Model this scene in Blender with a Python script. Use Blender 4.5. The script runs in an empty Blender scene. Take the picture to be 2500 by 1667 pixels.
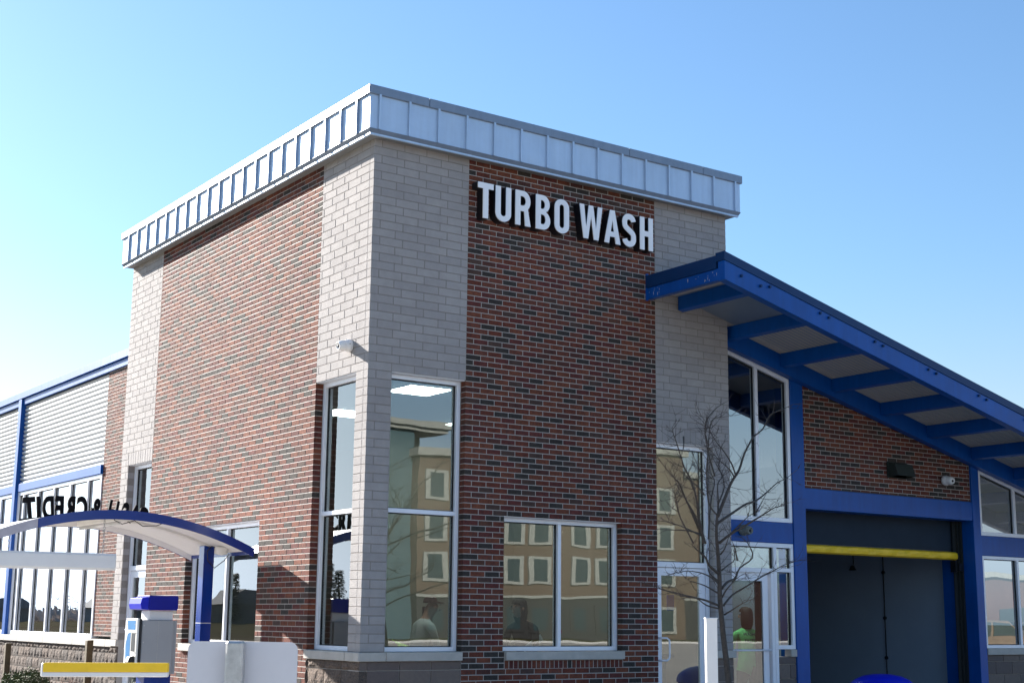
import bpy, bmesh, math, random
from mathutils import Vector, Matrix
random.seed(11)
SC = bpy.context.scene
COL = SC.collection
R = math.radians
G = -1.15                     # ground level (window sills of the building are at z = 0)

# ------------------------------------------------------------------ camera
CAM_POS = Vector((-7.7442, -14.0257, 0.3844))
FPX = 3473.29
yaw, pitch, roll = R(34.7549), R(10.9892), R(0.5896)
_f = Vector((math.cos(pitch)*math.sin(yaw), math.cos(pitch)*math.cos(yaw), math.sin(pitch)))
_r = Vector((math.cos(yaw), -math.sin(yaw), 0)); _u = _r.cross(_f)
RX = _r*math.cos(roll) + _u*math.sin(roll); UX = -_r*math.sin(roll) + _u*math.cos(roll)
cd = bpy.data.cameras.new('camera'); cam = bpy.data.objects.new('camera', cd); COL.objects.link(cam)
cam.matrix_world = Matrix(((RX.x, UX.x, -_f.x, CAM_POS.x), (RX.y, UX.y, -_f.y, CAM_POS.y), (RX.z, UX.z, -_f.z, CAM_POS.z), (0, 0, 0, 1)))
cd.sensor_width = 36; cd.lens = FPX/2500*36; cd.clip_start = .05; cd.clip_end = 3000
SC.camera = cam

# ------------------------------------------------------------------ sky, sun, exposure
SUN_TRAVEL = Vector((1, -3.3, -1.47)).normalized()
sun_el = math.asin(-SUN_TRAVEL.z); sun_az = math.atan2(-SUN_TRAVEL.x, -SUN_TRAVEL.y)   # from +Y towards +X
W = bpy.data.worlds.new('World'); SC.world = W; W.use_nodes = True
wn = W.node_tree.nodes; wl = W.node_tree.links
bg = wn['Background']; sky = wn.new('ShaderNodeTexSky'); sky.sky_type = 'NISHITA'
sky.sun_disc = False; sky.sun_elevation = sun_el; sky.sun_rotation = sun_az
sky.altitude = 0; sky.air_density = 1.3; sky.dust_density = 0.5; sky.ozone_density = 6.0
# air near the horizon is whiter than the clear-sky model gives
tc = wn.new('ShaderNodeTexCoord'); sx = wn.new('ShaderNodeSeparateXYZ'); wl.new(tc.outputs['Generated'], sx.inputs[0])
hr = wn.new('ShaderNodeMapRange'); hr.interpolation_type = 'SMOOTHSTEP'; hr.inputs['From Min'].default_value = .0; hr.inputs['From Max'].default_value = .26
hr.inputs['To Min'].default_value = .92; hr.inputs['To Max'].default_value = 0; wl.new(sx.outputs['Z'], hr.inputs['Value'])
bw = wn.new('ShaderNodeRGBToBW'); wl.new(sky.outputs[0], bw.inputs[0])
tn = wn.new('ShaderNodeMix'); tn.data_type = 'RGBA'; tn.blend_type = 'MULTIPLY'; tn.inputs['Factor'].default_value = 1; wl.new(bw.outputs[0], tn.inputs['A']); tn.inputs['B'].default_value = (.86, 1.02, 1.22, 1)
wm = wn.new('ShaderNodeMix'); wm.data_type = 'RGBA'; wl.new(hr.outputs[0], wm.inputs['Factor']); wl.new(sky.outputs[0], wm.inputs['A']); wl.new(tn.outputs['Result'], wm.inputs['B'])
wl.new(wm.outputs['Result'], bg.inputs[0]); bg.inputs[1].default_value = 0.055
sl = bpy.data.lights.new('sun', 'SUN'); sl.energy = 4.5; sl.angle = R(.53); sl.color = (1, .95, .88)
so = bpy.data.objects.new('sun', sl); COL.objects.link(so)
so.rotation_euler = SUN_TRAVEL.to_track_quat('-Z', 'Y').to_euler(); so.location = (-20, 40, 30)
SC.view_settings.view_transform = 'Standard'; SC.view_settings.look = 'None'
SC.view_settings.gamma = 1; SC.view_settings.use_curve_mapping = False; SC.view_settings.exposure = 1.98
SC.cycles.max_bounces = 8; SC.cycles.transparent_max_bounces = 16; SC.cycles.glossy_bounces = 6
SC.cycles.caustics_reflective = False; SC.cycles.caustics_refractive = False

# ------------------------------------------------------------------ materials
MATS = {}
def mat(name, col, rough=.6, metal=0., var=.12, vscale=3., bump=0., bscale=60., spec=.5, coat=0., emit=None, obj=False, streak=0., col2=None, big=0.):
    if name in MATS: return MATS[name]
    m = bpy.data.materials.new(name); m.use_nodes = True; n = m.node_tree.nodes; l = m.node_tree.links
    p = n['Principled BSDF']; p.inputs['Roughness'].default_value = rough; p.inputs['Metallic'].default_value = metal
    p.inputs['Specular IOR Level'].default_value = spec; p.inputs['Coat Weight'].default_value = coat
    p.inputs['Coat Roughness'].default_value = .08
    geo = n.new('ShaderNodeNewGeometry')
    nz = n.new('ShaderNodeTexNoise'); nz.inputs['Scale'].default_value = vscale; nz.inputs['Detail'].default_value = 6
    nz.inputs['Roughness'].default_value = .65; l.new(geo.outputs['Position'], nz.inputs['Vector'])
    mr = n.new('ShaderNodeMapRange'); mr.inputs['From Min'].default_value = .3; mr.inputs['From Max'].default_value = .7
    mr.inputs['To Min'].default_value = 1-var; mr.inputs['To Max'].default_value = 1+var; l.new(nz.outputs['Fac'], mr.inputs['Value'])
    mx = n.new('ShaderNodeMix'); mx.data_type = 'RGBA'; mx.blend_type = 'MULTIPLY'; mx.inputs['Factor'].default_value = 1
    mx.inputs['A'].default_value = (*col, 1)
    if col2:
        n2 = n.new('ShaderNodeTexNoise'); n2.inputs['Scale'].default_value = vscale*4.3; n2.inputs['Detail'].default_value = 5
        l.new(geo.outputs['Position'], n2.inputs['Vector'])
        r2 = n.new('ShaderNodeMapRange'); r2.inputs['From Min'].default_value = .42; r2.inputs['From Max'].default_value = .62; l.new(n2.outputs['Fac'], r2.inputs['Value'])
        m2 = n.new('ShaderNodeMix'); m2.data_type = 'RGBA'; m2.inputs['A'].default_value = (*col, 1); m2.inputs['B'].default_value = (*col2, 1)
        l.new(r2.outputs['Result'], m2.inputs['Factor']); l.new(m2.outputs['Result'], mx.inputs['A'])
    l.new(mr.outputs['Result'], mx.inputs['B']); l.new(mx.outputs['Result'], p.inputs['Base Color'])
    last = mx
    if big:
        n4 = n.new('ShaderNodeTexNoise'); n4.inputs['Scale'].default_value = .55; n4.inputs['Detail'].default_value = 3; l.new(geo.outputs['Position'], n4.inputs['Vector'])
        r4 = n.new('ShaderNodeMapRange'); r4.inputs['From Min'].default_value = .3; r4.inputs['From Max'].default_value = .7
        r4.inputs['To Min'].default_value = 1-big; r4.inputs['To Max'].default_value = 1+big*1.3; l.new(n4.outputs['Fac'], r4.inputs['Value'])
        m4 = n.new('ShaderNodeMix'); m4.data_type = 'RGBA'; m4.blend_type = 'MULTIPLY'; m4.inputs['Factor'].default_value = 1
        l.new(mx.outputs['Result'], m4.inputs['A']); l.new(r4.outputs['Result'], m4.inputs['B']); l.new(m4.outputs['Result'], p.inputs['Base Color'])
    if streak:
        mp = n.new('ShaderNodeMapping'); mp.inputs['Scale'].default_value = (9, 9, .7); l.new(geo.outputs['Position'], mp.inputs['Vector'])
        n3 = n.new('ShaderNodeTexNoise'); n3.inputs['Scale'].default_value = 1.6; n3.inputs['Detail'].default_value = 4; l.new(mp.outputs[0], n3.inputs['Vector'])
        r3 = n.new('ShaderNodeMapRange'); r3.inputs['From Min'].default_value = .35; r3.inputs['From Max'].default_value = .65
        r3.inputs['To Min'].default_value = 1-streak; r3.inputs['To Max'].default_value = 1+streak; l.new(n3.outputs['Fac'], r3.inputs['Value'])
        m3 = n.new('ShaderNodeMix'); m3.data_type = 'RGBA'; m3.blend_type = 'MULTIPLY'; m3.inputs['Factor'].default_value = 1
        l.new(mx.outputs['Result'], m3.inputs['A']); l.new(r3.outputs['Result'], m3.inputs['B']); l.new(m3.outputs['Result'], p.inputs['Base Color'])
        ro = n.new('ShaderNodeMapRange'); ro.inputs['To Min'].default_value = rough*.8; ro.inputs['To Max'].default_value = min(1, rough*1.3)
        l.new(n3.outputs['Fac'], ro.inputs['Value']); l.new(ro.outputs['Result'], p.inputs['Roughness'])
    if bump:
        nb = n.new('ShaderNodeTexNoise'); nb.inputs['Scale'].default_value = bscale; nb.inputs['Detail'].default_value = 4; l.new(geo.outputs['Position'], nb.inputs['Vector'])
        b = n.new('ShaderNodeBump'); b.inputs['Strength'].default_value = 1; b.inputs['Distance'].default_value = bump
        l.new(nb.outputs['Fac'], b.inputs['Height']); l.new(b.outputs[0], p.inputs['Normal'])
    if emit:
        p.inputs['Emission Color'].default_value = (*emit[0], 1); p.inputs['Emission Strength'].default_value = emit[1]
    MATS[name] = m; return m
BR = [mat('brick_%d' % i, c, rough=.92, var=.28, vscale=9, bump=.0045, bscale=110, spec=.3, col2=c2, big=.13) for i, (c, c2) in enumerate([
    ((.138, .038, .022), (.10, .030, .022)), ((.176, .054, .029), (.12, .042, .026)), ((.120, .032, .026), (.085, .028, .025)),
    ((.150, .044, .027), (.095, .040, .030)), ((.092, .034, .026), (.068, .030, .025)), ((.066, .042, .035), (.080, .042, .033)),
    ((.046, .038, .033), (.034, .029, .027)), ((.036, .031, .028), (.050, .040, .034)), ((.115, .042, .026), (.08, .042, .030))])]
BW = [3, 3, 3, 3, 1.6, 1.7, 1.8, 1.3, .8]
GR = [mat('grey_brick_%d' % i, c, rough=.9, var=.08, vscale=7, bump=.006, bscale=95, spec=.3, big=.06) for i, c in enumerate([(.338, .315, .306), (.352, .328, .318), (.322, .300, .293)])]
ST = [mat('stone_%d' % i, c, rough=.95, var=.25, vscale=14, bump=.02, bscale=30, col2=c2) for i, (c, c2) in enumerate([((.13, .092, .070), (.065, .050, .042)), ((.11, .082, .066), (.055, .045, .04)), ((.15, .105, .078), (.08, .058, .048))])]
STS = [mat('smooth_block_%d' % i, c, rough=.9, var=.12, vscale=20, bump=.003, bscale=120) for i, c in enumerate([(.15, .115, .10), (.13, .10, .09), (.17, .13, .11)])]
M_MORT = mat('mortar', (.38, .345, .315), .65, var=.1, vscale=30, bump=.004, bscale=90)
M_GMORT = mat('grey_mortar', (.235, .21, .195), .95, var=.12, vscale=30)
M_CAP = mat('limestone', (.44, .41, .37), .8, var=.1, vscale=8, bump=.002)
M_ALU = mat('aluminium', (.80, .82, .88), .35, metal=.1, var=.04, vscale=2)
M_GASK = mat('black_rubber', (.012, .013, .014), .7)
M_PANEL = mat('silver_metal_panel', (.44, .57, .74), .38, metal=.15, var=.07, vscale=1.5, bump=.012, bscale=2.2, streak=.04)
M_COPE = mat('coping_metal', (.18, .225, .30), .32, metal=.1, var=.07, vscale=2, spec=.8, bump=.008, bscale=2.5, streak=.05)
M_SOF = mat('soffit_metal', (.20, .20, .20), .6, var=.05)
M_DECK = mat('painted_deck', (.46, .42, .38), .6, var=.05, vscale=2)
M_BLUE = mat('blue_steel', (.002, .072, .32), .40, var=.14, vscale=1.3, spec=.12, coat=.35, streak=.07)
M_BLUE.node_tree.nodes['Principled BSDF'].inputs['Coat Roughness'].default_value = .33
M_BLUED = mat('dark_blue_coping', (.004, .035, .12), .45, var=.1, spec=.25)
M_BLUEC = mat('royal_blue_gloss', (.002, .030, .22), .2, var=.04, spec=.4, coat=.2)
M_BLUEP = mat('bright_blue_plastic', (.002, .012, .50), .35, var=.05, spec=.3)
M_SID = mat('corrugated_siding', (.50, .515, .53), .6, metal=.1, var=.04)
M_WHITE = mat('white_paint', (.82, .80, .78), .45, var=.04, vscale=2)
M_WHITEL = mat('white_letter_face', (.88, .88, .90), .4, var=.01)
M_BLACK = mat('black_metal', (.006, .007, .011), .4, var=.05)
M_GALV = mat('galvanised', (.52, .51, .49), .45, metal=.55, var=.16, vscale=22, bump=.001, bscale=40)
M_GREYP = mat('grey_powder_coat', (.34, .35, .37), .5, var=.04)
M_SIGNB = mat('bare_aluminium_sign', (.70, .68, .70), .48, metal=.15, var=.04, vscale=3)
M_YEL = mat('yellow_paint', (.92, .58, .018), .5, var=.08, vscale=8)
M_VENT = mat('dark_green_vent', (.018, .026, .022), .6)
M_WOOD = mat('weathered_wood', (.095, .070, .038), .85, var=.3, vscale=16, bump=.004, bscale=50)
M_BARK = mat('bark', (.066, .054, .046), .9, var=.35, vscale=25, bump=.004, bscale=80)
M_TWIG = mat('twig_bark', (.055, .042, .038), .85, var=.2, vscale=20)
M_SLATE = mat('slate_wall_paint', (.27, .33, .41), .55, var=.06, vscale=1.2)
M_DARKT = mat('dark_door_track', (.016, .019, .02), .5)
M_DOORP = mat('dark_roller_curtain', (.022, .034, .052), .7, var=.1, spec=.12)
M_IWALL = mat('interior_wall', (.27, .24, .20), .8, var=.04)
M_ICEIL = mat('ceiling_tile', (.36, .40, .42), .9, var=.03)
M_IFLOOR = mat('interior_floor', (.14, .12, .11), .5, var=.1)
M_LIGHT = mat('light_diffuser', (.9, .9, .9), .5, emit=((1, .98, .92), 6.0))
M_LEAF = mat('evergreen_leaf', (.055, .075, .018), .8, var=.5, vscale=9)
M_LEAF2 = mat('dark_conifer', (.012, .024, .012), .9, var=.5, vscale=2)
M_DRY = mat('dry_stem', (.22, .10, .06), .9, var=.3, vscale=20)
M_ASPH = mat('concrete_paving', (.36, .33, .29), .95, spec=.1, var=.15, vscale=1.2, bump=.003, bscale=80)
M_CONC = mat('concrete', (.36, .35, .33), .9, var=.1, vscale=1, bump=.002)
M_GRASS = mat('dormant_lawn', (.07, .075, .025), 1., spec=0, var=.35, vscale=.8, col2=(.10, .08, .035))
M_FIELD = mat('winter_field', (.075, .060, .045), 1., spec=0, var=.4, vscale=.05, col2=(.05, .05, .025))
M_SKIN = mat('skin', (.42, .22, .15), .55)
M_HAIR = mat('dark_hair', (.02, .013, .009), .6)
M_BEIGE = mat('kiosk_white', (.78, .76, .72), .4)
M_LBLUE = mat('sky_blue_vinyl', (.03, .17, .40), .3)

def clear_mat(name, tint):
    m = bpy.data.materials.new(name); m.use_nodes = True; n = m.node_tree.nodes; l = m.node_tree.links
    n.remove(n['Principled BSDF']); tr = n.new('ShaderNodeBsdfTransparent'); tr.inputs[0].default_value = (*tint, 1); l.new(tr.outputs[0], n['Material Output'].inputs[0]); return m
def glass_mat(name, tint, base, ior, wob=.0006, refl=(.92, .95, .97)):
    m = bpy.data.materials.new(name); m.use_nodes = True; n = m.node_tree.nodes; l = m.node_tree.links
    for x in list(n): n.remove(x)
    out = n.new('ShaderNodeOutputMaterial'); tr = n.new('ShaderNodeBsdfTransparent'); gl = n.new('ShaderNodeBsdfGlossy')
    tr.inputs[0].default_value = (*tint, 1); gl.inputs['Color'].default_value = (*refl, 1); gl.inputs['Roughness'].default_value = 0
    fr = n.new('ShaderNodeFresnel'); fr.inputs['IOR'].default_value = ior
    ad = n.new('ShaderNodeMath'); ad.operation = 'ADD'; ad.use_clamp = True; ad.inputs[1].default_value = base; l.new(fr.outputs[0], ad.inputs[0])
    mx = n.new('ShaderNodeMixShader'); l.new(ad.outputs[0], mx.inputs[0]); l.new(tr.outputs[0], mx.inputs[1]); l.new(gl.outputs[0], mx.inputs[2])
    geo = n.new('ShaderNodeNewGeometry'); nz = n.new('ShaderNodeTexNoise'); nz.inputs['Scale'].default_value = 1.1; nz.inputs['Detail'].default_value = 1.5
    l.new(geo.outputs['Position'], nz.inputs['Vector']); b = n.new('ShaderNodeBump'); b.inputs['Strength'].default_value = 1; b.inputs['Distance'].default_value = wob
    l.new(nz.outputs['Fac'], b.inputs['Height']); l.new(b.outputs[0], gl.inputs['Normal'])
    l.new(mx.outputs[0], out.inputs[0]); return m
M_GLASS = glass_mat('window_glass', (.50, .64, .63), .075, 2.0, wob=.0011)
M_CLEAR = clear_mat('glass_body', (.98, .99, .985))
M_GLASSB = glass_mat('insulated_glass', (.36, .42, .44), .18, 2.0, wob=.0012)
M_GLASSN = glass_mat('north_glass', (.36, .42, .44), .34, 2.1, wob=.0012)

# ------------------------------------------------------------------ mesh helpers
class MB:
    def __init__(s): s.v = []; s.f = []; s.m = []
    def add(s, vs, fs, mi=0):
        k = len(s.v); s.v += [tuple(v) for v in vs]; s.f += [tuple(i+k for i in f) for f in fs]; s.m += [mi]*len(fs); return s
    def box(s, x0, x1, y0, y1, z0, z1, mi=0):
        if x0 > x1: x0, x1 = x1, x0
        if y0 > y1: y0, y1 = y1, y0
        if z0 > z1: z0, z1 = z1, z0
        return s.add([(x0,y0,z0),(x1,y0,z0),(x1,y1,z0),(x0,y1,z0),(x0,y0,z1),(x1,y0,z1),(x1,y1,z1),(x0,y1,z1)],
                     [(0,3,2,1),(4,5,6,7),(0,1,5,4),(1,2,6,5),(2,3,7,6),(3,0,4,7)], mi)
    def prism(s, pts, d, mi=0):            # pts: 3D polygon, d: extrusion vector
        n = len(pts); d = Vector(d); a = [Vector(p) for p in pts]
        return s.add(a+[p+d for p in a], [tuple(range(n-1, -1, -1)), tuple(range(n, 2*n))]+[(i, (i+1) % n, n+(i+1) % n, n+i) for i in range(n)], mi)
    def tube(s, pts, rad, seg=8, mi=0, caps=True):
        pts = [Vector(p) for p in pts]; rs = rad if isinstance(rad, (list, tuple)) else [rad]*len(pts); k = len(s.v)
        ref = None
        for i, p in enumerate(pts):
            t = (pts[min(i+1, len(pts)-1)]-pts[max(i-1, 0)]).normalized()
            if ref is None: ref = t.orthogonal().normalized()
            ref = (ref-t*ref.dot(t)); ref = ref.normalized() if ref.length > 1e-6 else t.orthogonal().normalized(); b = t.cross(ref)
            for j in range(seg):
                a = 2*math.pi*j/seg; s.v.append(tuple(p+(ref*math.cos(a)+b*math.sin(a))*rs[i]))
        for i in range(len(pts)-1):
            for j in range(seg):
                s.f.append((k+i*seg+j, k+i*seg+(j+1) % seg, k+(i+1)*seg+(j+1) % seg, k+(i+1)*seg+j)); s.m.append(mi)
        if caps:
            s.f.append(tuple(k+j for j in range(seg-1, -1, -1))); s.m.append(mi)
            s.f.append(tuple(k+(len(pts)-1)*seg+j for j in range(seg))); s.m.append(mi)
        return s
    def lathe(s, prof, origin, axis=(0, 0, 1), seg=20, mi=0):    # prof: (r, h)
        ax = Vector(axis).normalized(); a = ax.orthogonal().normalized(); b = ax.cross(a); o = Vector(origin); k = len(s.v)
        for r, h in prof:
            for j in range(seg):
                t = 2*math.pi*j/seg; s.v.append(tuple(o+ax*h+(a*math.cos(t)+b*math.sin(t))*r))
        for i in range(len(prof)-1):
            for j in range(seg):
                s.f.append((k+i*seg+j, k+i*seg+(j+1) % seg, k+(i+1)*seg+(j+1) % seg, k+(i+1)*seg+j)); s.m.append(mi)
        return s
    def mesh(s, name, mats, smooth=False):
        me = bpy.data.meshes.new(name); me.from_pydata(s.v, [], s.f)
        for m in (mats if isinstance(mats, (list, tuple)) else [mats]): me.materials.append(m)
        for p, mi in zip(me.polygons, s.m): p.material_index = mi; p.use_smooth = smooth
        me.validate(); me.update(); return me
    def build(s, name, mats, parent=None, smooth=False, bev=0, label=None, kind=None):
        o = bpy.data.objects.new(name, s.mesh(name, mats, smooth)); COL.objects.link(o)
        return attach(o, parent, bev, label, kind)
def worldloc(o):
    l = Vector(o.location)
    return l + worldloc(o.parent) if o.parent else l
def attach(o, parent=None, bev=0, label=None, kind=None):
    """child meshes are written in world coordinates; undo the parents' offset"""
    if parent is not None:
        o.parent = parent; o.location = Vector(o.location) - worldloc(parent)
    if bev:
        b = o.modifiers.new('edge', 'BEVEL'); b.width = bev; b.segments = 1; b.limit_method = 'ANGLE'
    if label: o['label'] = label
    if kind: o['kind'] = kind
    return o
def thing(name, label, cat, loc=(0, 0, 0), group=None):
    o = bpy.data.objects.new(name, None); o.location = loc; COL.objects.link(o); o['label'] = label; o['category'] = cat
    o.empty_display_size = .2
    if group: o['group'] = group
    return o
def tag(o, label, cat, group=None):
    o['label'] = label; o['category'] = cat
    if group: o['group'] = group
    return o

# wall frames: face -> (origin, u axis, depth axis)
FACES = {'R': (Vector((0, 0, 0)), Vector((1, 0, 0)), Vector((0, 1, 0))),         # tower, shaded face
         'L': (Vector((0, 0, 0)), Vector((0, 1, 0)), Vector((1, 0, 0))),         # tower, sunlit face
         'E': (Vector((0, .3, 0)), Vector((1, 0, 0)), Vector((0, 1, 0))),        # wash-bay wing front
         'N': (Vector((1.35, 0, 0)), Vector((0, 1, 0)), Vector((1, 0, 0)))}      # north wing, sunlit
def P(face, u, w, z):
    o, a, b = FACES[face]; return o+a*u+b*w+Vector((0, 0, z))
def fbox(mb, face, u0, u1, w0, w1, z0, z1, mi=0):
    a = P(face, u0, w0, z0); b = P(face, u1, w1, z1); return mb.box(a.x, b.x, a.y, b.y, a.z, b.z, mi)
def fpoly(mb, face, pts, w0, w1, mi=0):
    q = [P(face, u, w0, z) for u, z in pts]; o, a, b = FACES[face]
    if face in 'LN': q = q[::-1]
    return mb.prism(q[::-1], b*(w1-w0), mi)

def pane(face, pts, w, glass, parent):
    """glass pane: coated outer face, clear body"""
    m = MB(); fpoly(m, face, pts, w, w+.007, 1); o, a, b = FACES[face]
    for i, f in enumerate(m.f):
        ws = [Vector(m.v[k]).dot(b)-o.dot(b) for k in f]
        if max(ws) < w+.001: m.m[i] = 0
    return m.build('pane', [glass, M_CLEAR], parent)
# ------------------------------------------------------------------ ground
g = MB(); g.add([(-600, -600, G-.02), (900, -600, G-.02), (900, 900, G-.02), (-600, 900, G-.02)], [(0, 1, 2, 3)])
o = g.build('ground', M_FIELD); o['kind'] = 'structure'
g = MB(); g.add([(-12, -60, G), (90, -60, G), (90, 19, G), (-12, 19, G)], [(0, 1, 2, 3)])
o = g.build('parking_lot', M_ASPH); o['kind'] = 'structure'
g = MB(); g.box(-.9, 19, -2.2, 0.35, G+.004, G+.12); g.box(-.9, .02, .35, 8.2, G+.004, G+.12); g.box(-3.0, -.9, 2.0, 5.0, G+.004, G+.14)
o = g.build('sidewalk', M_CONC); o['kind'] = 'structure'
g = MB(); g.box(-45, -12.2, -60, 40, G, G+.06); g.box(-12.2, 90, 19.2, 40, G, G+.06); g.box(-12.2, 90, -68, -60.2, G, G+.06)
o = g.build('lawn', M_GRASS); o['kind'] = 'structure'
g = MB(); g.box(-12.2, -12, -60, 19, G, G+.13); g.box(-12.2, 90, 19, 19.2, G, G+.13); g.box(-12.2, 90, -60.2, -60, G, G+.13)
o = g.build('kerb', M_CONC); o['kind'] = 'structure'
g = MB(); g.box(.35, 1.3, 8.1, 26, G, G+.1)
o = g.build('planting_bed', mat('mulch', (.06, .035, .025), 1., var=.4, vscale=30, bump=.02, bscale=25)); o['kind'] = 'structure'
# ------------------------------------------------------------------ the building
B = thing('car_wash_building', 'modern brick car wash with square corner tower, silver metal cornice and sloping blue steel roof', 'building', (0, 0, G))
RP = .0655; RL = .2065; GP = .0983; GL = .3067    # red course, red length, grey course, grey length
XT = 5.58; YT = 7.92; ZT = 5.90                   # tower plan and soffit height
W1 = (.317, 1.321, 0, 32*GP); W1L = (.285, 1.281, 0, 32*GP); W2 = (1.905, 3.70, 0, 24*RP); W3 = (2.72, 5.08, 0, 24*RP)
DR = (4.285, 5.27, G, 27*GP); DL = (6.60, 7.60, G, 27*GP)

def wall_core(mb, face, u0, u1, z0, z1, ops, w0, w1, mi=0):
    e = .006
    ops = [(a-e, b+e, c-e if c > G+.01 else c, d+e) for a, b, c, d in ops]
    us = sorted({u0, u1}|{x for o_ in ops for x in o_[:2] if u0 < x < u1}); zs = sorted({z0, z1}|{x for o_ in ops for x in o_[2:] if z0 < x < z1})
    for a, b in zip(us, us[1:]):
        run = None
        for c, d in zip(zs, zs[1:]):
            m_ = ((a+b)/2, (c+d)/2); inside = any(o_[0] < m_[0] < o_[1] and o_[2] < m_[1] < o_[3] for o_ in ops)
            if inside:
                if run: fbox(mb, face, a, b, w0, w1, run[0], run[1], mi); run = None
            else: run = (run[0], d) if run else (c, d)
        if run: fbox(mb, face, a, b, w0, w1, run[0], run[1], mi)

BRK = {'brick': [], 'block': [], 'stone_block': []}
def clip(u0, u1, z0, z1, ops):
    segs = [(u0, u1)]
    for a, b, c, d in ops:
        if min(z1, d)-max(z0, c) > (z1-z0)*.35:
            n_ = []
            for s, t in segs:
                if t <= a or s >= b: n_.append((s, t)); continue
                if s < a: n_.append((s, a))
                if t > b: n_.append((b, t))
            segs = n_
    return segs
def lay(kind, face, u0, u1, z0, z1, pitch, length, ops=(), off0=0., offs=(0, .5), joint=.01, depth=.1, w=0., mats=1, ztop=None, first=None):
    k = math.floor(z0/pitch+1e-6); z = k*pitch
    while z < z1-.004:
        a0, a1 = max(z, z0), min(z+pitch, z1)
        if a1-a0 > .012:
            sft = (k % 2)
            u = u0+off0-offs[sft]*length if first is None else u0+first[sft]-length
            while u < u1:
                s, t = max(u, u0), min(u+length, u1)
                if ztop: # sloped top: clip to the lowest value
                    zt = min(ztop(s), ztop(t)) if ztop(s) < a1 or ztop(t) < a1 else a1
                    if (ztop(s)+ztop(t))/2 < a0+.01: u += length; continue
                    b1 = min(a1, max(ztop(s), ztop(t)))
                else: b1 = a1
                for s2, t2 in clip(s, t, a0, b1, ops):
                    if t2-s2 > .022 and b1-a0 > .012:
                        j0 = joint/2 if s2 > u0+1e-4 else 0.; j1 = joint/2 if t2 < u1-1e-4 else 0.
                        BRK[kind].append((face, s2+j0, t2-j1, a0+joint/2, b1-joint/2, w, depth))
                u += length
        z += pitch; k += 1
    return
core = MB(); gcore = MB(); score = MB()
rec = .0022
# tower right face ('R') --- red field 1.325..4.29, grey at both ends
opsR = [W1, W2, DR]; opsL = [W1L, W3, DL]
wall_core(core, 'R', 1.322, 4.288, G, ZT, opsR, rec, .24)
def gw(face, u0, u1, ops):
    m_ = MB(); wall_core(m_, face, u0, u1, 0, ZT, ops, rec, .24); m_.build('grey_mortar_core', M_GMORT, B)
gw('R', rec, 1.322, opsR); gw('R', 4.288, XT-.006, opsR); gw('L', .246, 1.283, opsL); gw('L', 6.602, YT-.006, opsL)
wall_core(core, 'L', 1.283, 6.602, G, ZT, opsL, rec, .24)
bk = MB(); bk.box(.24, XT-.004, YT-.24, YT-.004, 0, ZT)
bk.box(XT-.24, XT-.004, .24, YT-.24, 2.0, ZT); bk.build('rear_wall', M_GMORT, B)
wall_core(score, 'R', -.0, 1.318, G, 0, [(.3, 1.4, 5, 6)], .012, .24); wall_core(score, 'R', 5.27, XT-.004, G, 0, [], .012, .24)
wall_core(score, 'L', .246, 1.28, G, 0, [], .012, .24); wall_core(score, 'L', 7.6, YT-.004, G, 0, [], .012, .24)
SILLR = (1.925, 3.71, -.1, 0); SILLL = (2.70, 5.10, -.1, 0)
sold = (1.925, 3.71, -.2, -.1)
lay('brick', 'R', 1.325, 4.285, G, ZT, RP, RL, opsR+[SILLR, sold], first=(RL, RL/2))
lay('brick', 'L', 1.283, 6.60, G, ZT, RP, RL, opsL+[SILLL, (2.70, 5.10, -.2, -.1)], first=(RL/2, RL))
k0 = 0
sdR = (4.29, 5.265, 27*GP, 29*GP); sdL = (6.60, 7.60, 27*GP, 29*GP)
# corner: courses alternate between the two faces
lay('block', 'R', 0, 1.32, 0, ZT, GP, GL, [W1], first=(GL, .103))
BRK['block'] = [b for b in BRK['block'] if not (b[1] < .05 and b[2] < .11)]
lay('block', 'L', .1005, 1.28, 0, ZT, GP, GL, [W1L], first=(GL-.0, .2037))
ncor = int(ZT/GP)+1
for k in range(ncor):
    if k % 2 == 1: BRK['block'].append(('L', 0, .0955, k*GP+.003, min(ZT, (k+1)*GP-.003), 0, .0985))
lay('block', 'R', 4.29, XT, 0, ZT, GP, GL, [DR, sdR], first=(.13, .23))
lay('block', 'L', 6.60, YT, 0, ZT, GP, GL, [DL, sdL], first=(.10, .20))
for (a, b, c, d), f in ((sdR, 'R'), (sdL, 'L')):
    n_ = 10
    for i in range(n_): BRK['block'].append((f, a+(b-a)*i/n_+.004, a+(b-a)*(i+1)/n_-.004, c+.004, d-.004, 0, .1))
for (a, b, c, d), f in ((sold, 'R'), ((2.70, 5.10, -.2, -.1), 'L')):
    n_ = round((b-a)/.0665)
    for i in range(n_): BRK['brick'].append((f, a+(b-a)*i/n_+.005, a+(b-a)*(i+1)/n_-.005, c+.004, d-.006, 0, .1))
# base stone
def stones(face, u0, u1, z0=G, top=-.1, w=0., d=.1, ln=.41):
    lay('stone_block', face, u0, u1, top-.1, top, .1, ln, w=w, depth=d, joint=.01)
    z = top-.1; k = 0
    while z > z0+.02:
        zz = max(z-.2, z0); u = u0-(ln/2 if k % 2 else 0)
        while u < u1:
            s, t = max(u, u0), min(u+ln, u1)
            if t-s > .03: BRK['stone_block'].append((face, s+(.005 if s > u0 else 0), t-(.005 if t < u1 else 0), zz+.005, z-.005, w, d))
            u += ln
        z = zz; k += 1
stones('R', .1, 1.315); stones('R', 5.275, XT); stones('L', 0., 1.275); stones('L', 7.605, YT)
BRK['stone_block'] += [('R', 0, .095, -.195, -.105, 0, .1)]
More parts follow.
